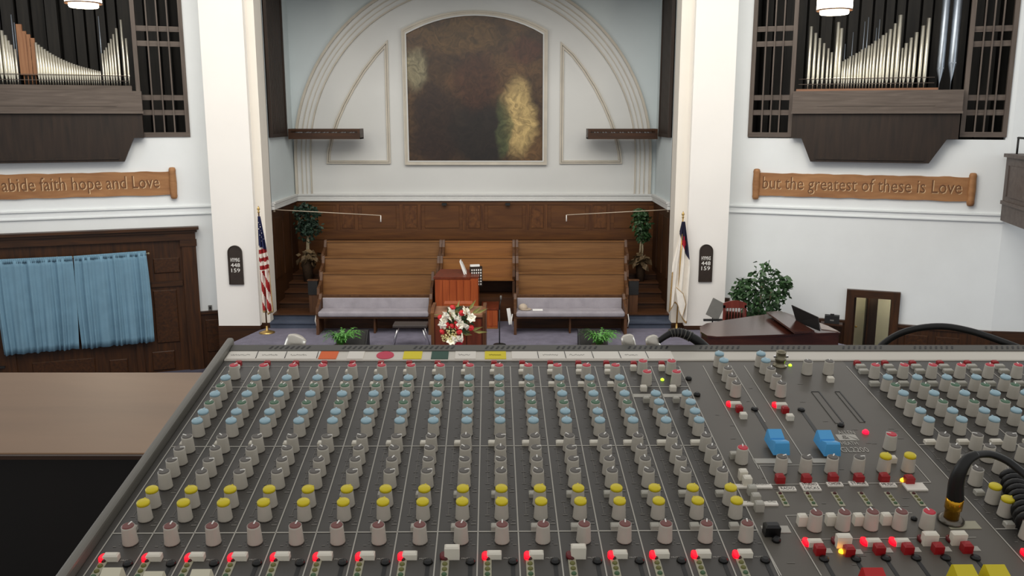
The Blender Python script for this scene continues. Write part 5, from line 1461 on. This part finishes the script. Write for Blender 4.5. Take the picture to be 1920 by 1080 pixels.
for nm in ('led_dark', 'led_olive', 'led_dgreen', 'led_o', 'led_g', 'led_r', 'btn_black'):
    LED[nm] = MB().lathe([(0.0017, 0.0), (0.0017, 0.0010), (0.0008, 0.0019)], 10).mesh('led', M[nm])
LPL = MB().cbox(-0.0026, 0.0026, -0.026, 0.0026, 0.0, 0.0006, 0.0002).mesh('led_plate', M['ledplate'])
LPL2 = MB().cbox(-0.0022, 0.0022, -0.0158, 0.0024, 0.0, 0.0006, 0.0002).mesh('led_plate', M['ledplate'])
SLOT = MB().box(-0.0013, 0.0013, -0.110, 0.0, 0.0, 0.0003).mesh('fader_slot', M['btn_black'])
SCREW = MB().lathe([(0.0033, 0), (0.0030, 0.0014), (0.0015, 0.0022)], 12).mesh('slot_screw', M['btn_black'])
def fader_mesh(m_, w=0.0138, l=0.025, h=0.0130):
    pr = [(-l / 2, 0.002), (-l * 0.46, h * 0.92), (-l * 0.40, h), (-0.0012, h * 0.74), (-0.0004, h * 0.60), (0.0004, h * 0.60), (0.0012, h * 0.74), (l * 0.40, h), (l * 0.46, h * 0.92), (l / 2, 0.002)]
    n = len(pr); A = []
    for s_ in (-1, 1):
        for (b, z) in pr: A.append((s_ * (w / 2 - 0.0015 * (z / h)), b, z))
    fs = [tuple(range(n)), tuple(range(2 * n - 1, n - 1, -1))] + [((i + 1) % n, i, n + i, n + (i + 1) % n) for i in range(n)]
    return MB().add(A, fs).mesh('fader_cap', m_)
for i in list(range(16)) + [100 + j for j in range(6)]:
    base = chan(i) if i < 100 else aRC - koff + (i - 100) * PITCHM
    if 14 <= i < 16:
        pass
    else:
        bt(B_rl, base + o_r[0], o_r[1]); bt(B_wl if i < 100 else B_flat, base + o_w1[0], o_w1[1]); bt(B_wl if i < 100 else B_flat, base + o_w2[0], o_w2[1]); bt(B_wl if i < 100 else B_flat, base + o_w3[0], o_w3[1])
    bt(B_low, base + o_w4[0], o_w4[1]); bt(B_gl, base + o_w5[0], o_w5[1]); bt(B_gl, base + o_w6[0], o_w6[1])
    lit = i != 8 and i != 11
    if proj(base + lens_px[0], lens_px[1], 0)[0] < 1940:
        put('lens', LENS_on if lit else LENS_off, con, (base + lens_px[0], lens_px[1], 0)).scale = (1.0, 1.6, 1.0)
    bt(B_wide if lit else B_tall, base + mute_px[0], mute_px[1], 'mute_button')
    if i < 100:
        pl_ = put('led_plate', LPL, con, (base + o_led[0], o_led[1], 0))
        for k, nm in enumerate(('led_dark', 'led_olive', 'led_olive', 'led_dgreen', 'led_dgreen')):
            put('led', LED[nm], pl_, (0, -0.0052 * k, 0.0003))
        sl_ = put('fader_slot', SLOT, con, (base + o_slot[0], o_slot[1], 0))
        put('slot_screw', SCREW, sl_)
# stereo channels
for (me, x, y, h) in ((B_r, 1188.4, 677, .0062), (B_w, 1188, 685, .005), (B_r, 1241, 677, .0062), (B_w, 1241, 685, .005), (B_w, 1207, 723, .005), (B_w, 1262, 723, .005), (B_g, 1212, 746, .004), (B_g, 1268, 746, .004),
                      # master section
                      (B_wide, 1380, 753, .005), (B_r, 1386.7, 760, .006), (B_w, 1394.5, 774, .005), (B_wide, 1466, 755, .005), (B_r, 1473, 762, .006), (B_w, 1482, 777, .005), (B_w, 1558, 706.5, .005),
                      (B_g, 1376, 848, .005), (B_w, 1674, 855.5, .005), (B_cube, 1394, 881, .008), (B_cube, 1402, 893, .008), (B_cubeg, 1411, 911, .007), (B_cubeg, 1418, 926, .007), (B_cubeg, 1424.5, 941, .007),
                      (B_k, 1448, 983, .008), (B_cube, 1505.6, 964, .0085), (B_cube, 1559, 963, .0085), (B_cube, 1610.6, 963, .0085), (B_cube, 1663, 962, .0085),
                      (B_wide, 1529, 1011, .005), (B_tall, 1583, 1003, .009), (B_wide, 1639, 1010, .005), (B_wide, 1693, 1010, .005), (B_tall, 1745.6, 999, .009), (B_tall, 1799, 998, .009)):
    btp(me, x, y, h)
for (x, y) in ((1463.4, 891), (1513, 891), (1563, 889), (1611.6, 890), (1659, 889), (1706, 893), (1538, 1023), (1593, 1025), (1650, 1022), (1703.5, 1021), (1760, 1020.5), (1814, 1019)):
    btp(B_r, x, y, 0.0062).scale = (1.15, 1.1, 1.15)
for (x, y, on) in ((1368, 754, 1), (1454, 755.6, 1), (1513, 1012, 1), (1567, 1010, 0), (1622, 1011, 1), (1676, 1011, 1), (1729, 1006.7, 0), (1783, 1007, 0)):
    a, b, _ = mp(x, y, 0.003); put('lens', LENS_on if on else LENS_off, con, (a, b, 0)).scale = (1.15, 1.7, 1)
for (nm, x, y, s_) in (('led_g', 1242, 711, 1.0), ('led_g', 1481.6, 684, 1.0), ('led_r', 1623, 810, 1.6), ('led_o', 1693, 899.5, 1.15), ('led_o', 1578, 1033, 1.15), ('btn_black', 1291, 710, 1.8), ('btn_black', 1307, 740, 1.8), ('btn_black', 1576.7, 797, 1.7), ('btn_black', 1455.6, 1012, 1.8), ('btn_black', 1714, 972, 1.3)):
    a, b, _ = mp(x, y, 0.001); put('led' if nm[0] == 'l' else 'slot_screw', LED[nm], con, (a, b, 0)).scale = (s_, s_, s_)
for k, x in enumerate((1462.5, 1514, 1565, 1615, 1665, 1713)):
    a, b, _ = mp(x, 926.5, 0.0); pl_ = put('led_plate', LPL2, con, (a, b, 0))
    for q, nm in enumerate(('led_dark', 'led_olive', 'led_olive', 'led_dgreen')):
        o = put('led', LED[nm], pl_, (0, -0.0042 * q, 0.0003)); o.scale = (0.8, 0.8, 0.8)
# master faders
def slot_to(x0, y0, x1, y1, m_=None, cap=None, capx=None):
    a0, b0, _ = mp(x0, y0, 0); a1, b1, _ = mp(x1, y1, 0)
    s_ = P3('fader_slot', MB().box(-0.0016, 0.0016, b1 - b0, 0, 0, 0.0003), M['btn_black'], ((a0 + a1) / 2, b0, 0))
    put('slot_screw', SCREW, s_)
slot_to(1411, 768, 1466, 845); slot_to(1499, 769, 1560, 845)
FB = fader_mesh(M['f_blue']); FC = fader_mesh(M['f_cream']); FR = fader_mesh(M['f_red']); FY = fader_mesh(M['f_yellow'])
for (me, x, y) in ((FB, 1458, 826), (FB, 1552, 828)):
    a, b, _ = mp(x, y, 0.009); put('fader_cap', me, con, (a, b, 0.001))
for (x, y) in ((1545, 1049), (1605, 1049), (1661, 1047.5), (1717.5, 1047), (1773, 1047), (1829, 1047)):
    a, b, _ = mp(x, y, 0); s_ = put('fader_slot', SLOT, con, (a, b, 0)); put('slot_screw', SCREW, s_)
for (me, x, y) in ((FR, 1637, 1070), (FY, 1806, 1064), (FY, 1866, 1064)):
    a, b, _ = mp(x, y, 0.0125); put('fader_cap', me, con, (a, b - 0.009, 0.001)).scale = (1.15, 1, 1)
for (x, y) in ((210, 1070), (288, 1077), (377, 1073)):
    a, b, _ = mp(x, y, 0.0125); put('fader_cap', FC, con, (a, b - 0.009, 0.001)).scale = (1.05, 1, 1)
# level windows
for (q, inn) in ((((1523, 735), (1536, 735), (1578, 794), (1566, 794)), 1), (((1565, 735), (1575, 735), (1622, 792), (1612, 792)), 2)):
    c = [mp(*p_) for p_ in q]
    a0 = min(c[0][0], c[3][0]); a1 = max(c[1][0], c[2][0]); b0, b1 = c[0][1], c[3][1]
    w_ = P3('level_window', MB().box(a0, a1, b1, b0, 0.0, 0.0004), M['panel_c'])
    e = 0.0007
    MB().box(a1 - e * 1.6, a1, b1, b0, 0.0004, 0.0008).box(a0, a1, b0 - e, b0, 0.0004, 0.0008).box(a0, a0 + e * 0.6, b1, b0, 0.0004, 0.0006).build('window_edge', M['btn_black'], w_)

# ---- silkscreen
ln = MB()
def line(a0, b0, a1, b1, w=0.00045):
    d = Vector((a1 - a0, b1 - b0)); n = Vector((-d.y, d.x)).normalized() * w
    ln.add([(a0 + n.x, b0 + n.y, 0.0003), (a0 - n.x, b0 - n.y, 0.0003), (a1 - n.x, b1 - n.y, 0.0003), (a1 + n.x, b1 + n.y, 0.0003)], [(0, 1, 2, 3)])
LB1, LB2, LB3 = -0.04509026, -0.1524865, -0.26799863
for i in range(17): line((i - 8) * PITCHM, 0.0, (i - 8) * PITCHM, b_f)
for b in (LB1, LB2, LB3): line(-8 * PITCHM, b, 8 * PITCHM, b, 0.0006)
line(-8 * PITCHM, 0, 8 * PITCHM, 0, 0.0003)
for x in (1318, 1370, 1395): 
    a = mp(x, 686)[0]; line(a, mp(x, 686)[1], a, mp(x, 686)[1] - (0.19 if x != 1370 else 0.115))
for i in range(7): line(aRC - koff + (i - 0.5) * PITCHM, 0, aRC - koff + (i - 0.5) * PITCHM, b_f)
for b in (LB2, LB3): line(aR1, b, a_r, b, 0.0005)
def pline(pts, w=0.0004):
    c = [mp(*p_) for p_ in pts]
    for u, v in zip(c[:-1], c[1:]): line(u[0], u[1], v[0], v[1], w)
pline([(1423, 873), (1441, 909), (1745, 905), (1708, 862)]); pline([(1423, 873), (1560, 872)], 0.0003)
pline([(1473, 967), (1540, 1080)]); pline([(1473, 967), (1710, 962)], 0.0003); pline([(1420, 997), (1465, 1080)]); pline([(1500, 1012), (1830, 1008)], 0.0003)
o = ln.build('panel_lines', M['print'], con); o['kind'] = 'stuff'
dm = MB(); rp2 = random.Random(5)
def dash(a, b, w, h=0.0009): dm.add([(a - w, b - h / 2, 0.00025), (a + w, b - h / 2, 0.00025), (a + w, b + h / 2, 0.00025), (a - w, b + h / 2, 0.00025)], [(0, 1, 2, 3)])
for i in list(range(16)) + [100 + j for j in range(6)]:
    base = chan(i) if i < 100 else aRC - koff + (i - 100) * PITCHM
    for k, (c, _) in enumerate(rows):
        cx_, cb = base + koff, RB[k]
        for ang in range(-135, 136, 27):
            a_ = radians(90 - ang)
            dash(cx_ + 0.0068 * cos(a_), cb + 0.0068 * sin(a_), 0.0004, 0.0006)
        dash(cx_ + 0.0085, cb - 0.004, 0.0012); dash(cx_ - 0.009, cb - 0.004, 0.0011)
        if k in (0, 6, 10, 12): dash(cx_ + 0.008, cb - 0.0075, 0.0018, 0.0013)
        if k in (7, 8, 9, 10, 11, 12):
            dash(base - 0.0075, cb + 0.003, 0.0016, 0.0010)
            if k not in (10, 12): dm.add([(base - 0.0077, RB[k + 1] + 0.004, 0.00024), (base - 0.0073, RB[k + 1] + 0.004, 0.00024), (base - 0.0073, cb + 0.002, 0.00024), (base - 0.0077, cb + 0.002, 0.00024)], [(0, 1, 2, 3)])
for k in range(60):
    x, y = rp2.uniform(1340, 1720), rp2.uniform(700, 1060)
    a, b, _ = mp(x, y)
    if aR0 + 0.01 < a < aR1 - 0.005: dash(a, b, 0.0014 + 0.0012 * rp2.random(), 0.0008)
o = dm.build('panel_marks', M['print_d'], con); o['kind'] = 'stuff'
mt = text_mesh('MUTE', [M['print']], width=0.0056, height=0.0013, name='panel_text'); pk = text_mesh('PEAK', [M['print']], width=0.0044, height=0.0011, name='panel_text')
for i in range(16):
    put('panel_text', mt, con, (chan(i) + mute_px[0] + 0.0090, mute_px[1] - 0.0012, 0.0004)); put('panel_text', pk, con, (chan(i) + o_led[0] + 0.0058, o_led[1], 0.0004))
# maker's mark
def ptext(body, x0, x1, y, hgt, m_, h=0.0004, name='panel_text', parent=None):
    a0, b0, _ = mp(x0, y, h); a1, b1, _ = mp(x1, y, h)
    return put(name, text_mesh(body, [m_], width=a1 - a0, height=hgt, name=name), parent or con, ((a0 + a1) / 2, (b0 + b1) / 2, h))
ptext('ALLEN', 1571, 1602, 810.5, 0.0056, M['print']); ptext('HEATH', 1577, 1608, 831, 0.0056, M['print']); ptext('GL2200', 1576, 1628, 843, 0.0076, M['print'])
e0 = mp(1574, 826); e1 = mp(1604, 815)
em = P3('emblem', MB().box(e0[0], e1[0] - 0.0005, e0[1], e1[1], 0, 0.0003), M['print'])
ew = e1[0] - 0.0005 - e0[0]
put('ampersand', text_mesh('&', [M['panel_c']], width=ew * 0.34, height=(e1[1] - e0[1]) * 0.62, name='ampersand'), em, (e0[0] + ew * 0.40, (e0[1] + e1[1]) / 2, 0.0005))
MB().add([(e0[0] + ew * 0.5, e1[1] - 0.0007, 0.0005), (e0[0] + ew * 0.97, e0[1] + 0.0011, 0.0005), (e0[0] + ew * 0.92, e0[1] + 0.0006, 0.0005)], [(0, 2, 1)]).build('emblem_stroke', M['panel_c'], em)

# ---- tapes and labels on the console
TZ_ = 0.0014
def tape(x0, x1, m_, label=None, ell=False, y0=658.5, y1=677, slant=None):
    ca = mp(x0, y1 - 4, TZ_); cb = mp(x1, y1 - 4, TZ_)
    b0, b1 = bs0 + 0.0013, bs1 - 0.0008
    if ell:
        cx_, cy_ = (ca[0] + cb[0]) / 2, (b0 + b1) / 2; rx, ry = (cb[0] - ca[0]) / 2, (b1 - b0) / 2 * 1.02
        pts = [(cx_ + rx * cos(2 * pi * k / 24), cy_ + ry * sin(2 * pi * k / 24)) for k in range(24)]
    else: pts = [(ca[0], b0), (cb[0], b0), (cb[0], b1), (ca[0], b1)]
    o = P3('tape_label', MB().prism(pts, lambda a, b: (a, b, TZ_ - 0.0003), lambda a, b: (a, b, TZ_ + 0.0006)), m_)
    if label: o['label'] = label
    return o, ca[0], cb[0], b0, b1
def scrib(parent, a0, a1, b, n, m_, amp=0.0016):
    mb = MB()
    pts = [(a0 + (a1 - a0) * k / n, b + amp * rnd_s.uniform(-1, 1), TZ_ + 0.0008) for k in range(n + 1)]
    mb.tube(pts, 0.00018, 4); o = mb.build('handwriting', m_, parent); return o
rnd_s = random.Random(9)
o, a0, a1, b0, b1 = tape(424, 596, M['tape_w'], 'long white tape with faint handwriting')
for (x, xt) in ((480, 484), (534, 538), (594, 597)):
    u = mp(x, 672, TZ_); v = mp(xt, 661, TZ_); MB().tube([(u[0], b0 + 0.001, TZ_ + 0.0008), (v[0], b1 - 0.001, TZ_ + 0.0008)], 0.00035, 4).build('ink_line', M['ink'], o)
for (x0, x1) in ((432, 468), (491, 520), (544, 575)): scrib(o, mp(x0, 668, TZ_)[0], mp(x1, 668, TZ_)[0], (b0 + b1) / 2, 22, M['pencil'])
tape(597, 630, M['tape_o'], 'orange tape'); tape(650, 680, M['tape_w'], 'white tape'); tape(704, 737, M['tape_r'], 'round red sticker', True); tape(755, 790, M['tape_y'], 'yellow tape'); tape(808, 840, M['tape_g'], 'dark green tape')
o, a0, a1, b0, b1 = tape(853, 892, M['tape_w'], 'white tape with pencilled note'); scrib(o, a0 + 0.003, a1 - 0.006, (b0 + b1) / 2, 14, M['pencil'])
o, a0, a1, b0, b1 = tape(909, 949, M['tape_y'], 'yellow tape with pencilled note'); scrib(o, a0 + 0.004, a1 - 0.005, (b0 + b1) / 2, 14, M['ink'], 0.0009)
o, a0, a1, b0, b1 = tape(960, 1264, M['tape_w'], 'long white tape divided by ink lines')
for x in (1008.5, 1059.5, 1111, 1162, 1213):
    u = mp(x, 668, TZ_); MB().tube([(u[0] + 0.0005, b0 + 0.001, TZ_ + 0.0008), (u[0], b1 - 0.001, TZ_ + 0.0008)], 0.0003, 4).build('ink_line', M['ink'], o)
for (x0, x1) in ((1018, 1046), (1068, 1096), (1172, 1196)): scrib(o, mp(x0, 668, TZ_)[0], mp(x1, 668, TZ_)[0], (b0 + b1) / 2, 20, M['pencil'])
def lab(x0, x1, y0, y1, body, two=False):
    a0, b0, _ = mp(x0, y1, 0.001); a1, b1, _ = mp(x1, y0, 0.001)
    c = mp(x1, y1, 0.001); a1 = c[0]
    o = P3('label_strip', MB().box(a0, a1, b0, b1, 0.0, 0.0012), M['tape_w'])
    if body:
        ls = body.split('\n'); hh = (b1 - b0) / len(ls)
        for k, t in enumerate(ls):
            put('label_text', text_mesh(t, [M['ink']], width=(a1 - a0) * 0.82, height=hh * 0.68, name='label_text'), o, ((a0 + a1) / 2, b1 - hh * (k + 0.5), 0.0014))
    return o
lab(1463, 1494, 912.5, 919.5, 'RADIO'); lab(1507, 1541, 905, 919, 'STUDIO\nDECKS'); lab(1553, 1582, 904, 911, 'CHOIR'); lab(1595, 1629, 902.5, 910, 'STAGE'); lab(1654, 1683, 905, 912.5, 'MUSIC'); lab(1702, 1741, 905.5, 919, None)
for (x0, x1, y0, y1) in ((1380, 1449, 907.5, 914.5), (1392, 1460, 939.5, 947)):
    o = lab(x0, x1, y0, y1, None); 
    u = mp(x0 + 8, (y0 + y1) / 2, 0); v = mp(x1 - 6, (y0 + y1) / 2, 0); mb = MB()
    n = 30; mb.tube([(u[0] + (v[0] - u[0]) * k / n, u[1] + 0.0009 * rnd_s.uniform(-1, 1), 0.0014) for k in range(n + 1)], 0.00015, 4); mb.build('handwriting', M['ink'], o)
for (x0, x1, y0, y1) in ((1186, 1238, 739, 745), (1243, 1290, 739, 745), (1415, 1480, 860, 869), (1525, 1550, 860, 868)):
    a0, b0, _ = mp(x0, y1, 0); a1, b1, _ = mp(x1, y0, 0)
    P3('printed_bar', MB().box(a0, a1, b0, b1, 0, 0.0003), M['print'])
for (x, y) in ((1543, 1034), (1600, 1036), (1656, 1033), (1709, 1032), (1766, 1031), (1820, 1030)):
    a, b, _ = mp(x, y, 0); P3('button_plate', MB().box(a - 0.006, a + 0.006, b - 0.002, b + 0.003, 0, 0.0004), M['print'])
a, b, _ = mp(1456, 993, 0); P3('button_plate', MB().box(a - 0.010, a + 0.009, b - 0.004, b + 0.004, 0, 0.0004), M['print'])
a, b, _ = mp(1808, 985, 0); P3('socket_plate', MB().box(a - 0.012, a + 0.010, b - 0.0045, b + 0.0045, 0, 0.0005), M['ledplate'])
# lamp socket
a, b, _ = mp(1462, 686, 0)
sk = P3('lamp_socket', MB().lathe([(0.0068, 0), (0.0068, 0.0015), (0.0048, 0.002), (0.0046, 0.006), (0.0054, 0.0065), (0.0054, 0.009), (0.0046, 0.0095), (0.0046, 0.0145), (0.0050, 0.0150), (0.0036, 0.0150), (0.0034, 0.012)], 18), mat('nickel', '#8f8874', 0.3, 0.8, 0.15, 60), (a, b, 0))
for s_ in (-1, 1): MB().box(s_ * 0.0062 - 0.001, s_ * 0.0062 + 0.001, -0.001, 0.001, 0.009, 0.011).build('bayonet_pin', M['chrome'], sk)

# ---- things plugged in: gold jack with its black cable (top-level), cables behind the console
def wl(v): return MXM @ Vector(v)
def cr(pts, n=6):
    P = [Vector(p) for p in pts]; out = []
    for i in range(len(P) - 1):
        p0, p1, p2, p3 = P[max(i - 1, 0)], P[i], P[i + 1], P[min(i + 2, len(P) - 1)]
        for k in range(n):
            t = k / n
            out.append(0.5 * ((2 * p1) + (-p0 + p2) * t + (2 * p0 - 5 * p1 + 4 * p2 - p3) * t * t + (-p0 + 3 * p1 - 3 * p2 + p3) * t ** 3))
    out.append(P[-1]); return out
ja, jb, _ = mp(1782, 977, 0)
jk = thing('headphone_plug', 'gold jack plug with black sleeve and coiled cable in the console', 'plug'); jk.matrix_world = MXM @ Matrix.Translation((ja, jb, 0.0006))
def jl(px, py, h): 
    a, b, z = mp(px, py, h); return (a - ja, b - jb, z)
MB().lathe([(0.0088, 0), (0.0090, 0.0012), (0.0072, 0.0028), (0.0062, 0.0032)], 18).build('collar', mat('dark_nickel', '#6f6a62', 0.3, 0.9), jk)
MB().lathe([(0.0050, 0.003), (0.0050, 0.0095), (0.0058, 0.010), (0.0058, 0.0180), (0.0052, 0.0185)], 16).build('gold_shell', M['gold'], jk)
bo = cr([(0, 0, 0.0185), jl(1793, 905, 0.032), jl(1802, 880, 0.043), jl(1815, 862, 0.050), jl(1830, 854, 0.052)])
MB().tube(bo, [0.0058 - 0.0029 * k / (len(bo) - 1) for k in range(len(bo))], 14).build('sleeve', M['rubber'], jk)
cb_ = cr([jl(1826, 855, 0.052), jl(1855, 853, 0.050), jl(1885, 864, 0.046), jl(1910, 882, 0.042), jl(1945, 912, 0.036), jl(1985, 950, 0.02)])
MB().tube(cb_, 0.0026, 10).build('cable', M['rubber'], jk)
c0 = Vector(jl(1899, 900, 0.008)); c1 = Vector(jl(1934, 985, 0.010)); ax = (c1 - c0).normalized(); s1 = ax.cross(Vector((0, 0, 1))).normalized(); s2 = s1.cross(ax)
hx = [c0 + (c1 - c0) * (k / 150) + (s1 * cos(k * 2 * pi / 18) + s2 * sin(k * 2 * pi / 18)) * 0.0072 for k in range(151)]
MB().tube(hx, 0.0026, 8).build('coil', M['rubber'], jk)
def behind(name, label, cat): return thing(name, label, cat, (0, 0, 0))
pc = [atY(x, y, Y) for x, y, Y in ((1632, 700, 0.93), (1640, 664, 0.93), (1668, 636, 0.93), (1710, 618, 0.92), (1765, 612, 0.91), (1820, 621, 0.90), (1880, 641, 0.89), (1930, 661, 0.88), (1985, 690, 0.87))]
o = thing('black_cable', 'thick black cable arching over the right rear of the console', 'cable', pc[0])
MB().tube([p - pc[0] for p in cr(pc)], 0.0036, 10).build('sheath', M['rubber'], o)
MB().lathe([(0.006, -0.03), (0.006, 0.0), (0.0045, 0.012)], 12, Matrix.Translation((0, 0, -0.0))).build('plug', M['rubber'], o)
def xlr(px, py, tilt, label, cap=None, red=False, r=0.0072):
    YP = wl((0, bs1 + 0.02, -0.004)).y + r * 0.85; base = atY(px, 668, YP); top = atY(px + tilt, py, YP)
    o = thing('cable_plug', label, 'plug', base)
    d = top - base; L_ = d.length; q = d.to_track_quat('Z', 'Y').to_matrix().to_4x4()
    MB().lathe([(r, -0.02), (r, L_ * 0.72), (r * 0.93, L_ * 0.9), (r * 0.6, L_ * 0.99), (0.001, L_)], 16, q).build('shell', cap or M['chrome'], o)
    MB().lathe([(r * 1.04, L_ * 0.30), (r * 1.04, L_ * 0.36)], 16, q).build('ring', M['btn_black'], o)
    if red: MB().tube([q @ Vector((r * 0.7, 0, L_ * 0.9)), q @ Vector((r * 1.9, 0, L_ * 0.35)), q @ Vector((r * 2.6, 0, -0.01))], 0.0016, 8).build('red_lead', M['tape_r'], o)
silver = mat('satin_silver', '#cfcac0', 0.35, 0.6, 0.05, 30)
xlr(1184, 628, -9, 'silver cable plug behind the console, left one of the pair', silver); xlr(1232, 630, -12, 'silver cable plug behind the console, right one of the pair', silver)
xlr(545, 630, 14, 'grey and black cable plug with a red lead behind the console', silver, True, 0.0105)
ar = [atY(x, y, wl((0, bs1 + 0.02, -0.004)).y + 0.005) for x, y in ((1338, 672), (1322, 652), (1303, 636), (1280, 625), (1262, 624), (1247, 631), (1230, 644), (1212, 662))]
o = thing('ribbed_cable', 'black ribbed cable sleeve arching up behind the console', 'cable', ar[0])
ac = cr([p - ar[0] for p in ar])
MB().tube(ac, [0.0058 - 0.0035 * k / (len(ac) - 1) for k in range(len(ac))], 12).build('sleeve', M['rubber'], o)
for k in range(14, 27, 1):
    if k + 1 < len(ac):
        rr = 0.0058 - 0.0035 * k / (len(ac) - 1)
        MB().tube([ac[k], ac[k] + (ac[k + 1] - ac[k]) * 0.4], rr + 0.0009, 12).build('rib', M['rail_m'] if k % 2 else M['rubber'], o)

# ---- desk under the console
low = wl((0, b_f, -0.05))
dk = thing('console_desk', 'dark desk under the mixing console', 'desk', (0.2, 0.65, 3.2))
xd0 = wl((a_l, 0, 0)).x + 0.03; xd1 = wl((a_r, 0, 0)).x - 0.03
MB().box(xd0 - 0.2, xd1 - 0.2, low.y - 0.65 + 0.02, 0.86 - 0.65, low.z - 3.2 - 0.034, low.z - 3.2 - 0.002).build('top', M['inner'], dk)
for sx in (xd0 + 0.02, xd1 - 0.06):
    for sy in (low.y + 0.05, 0.78): MB().box(sx - 0.2, sx - 0.16, sy - 0.65, sy - 0.61, 0, low.z - 3.2 - 0.034).build('leg', M['inner'], dk)
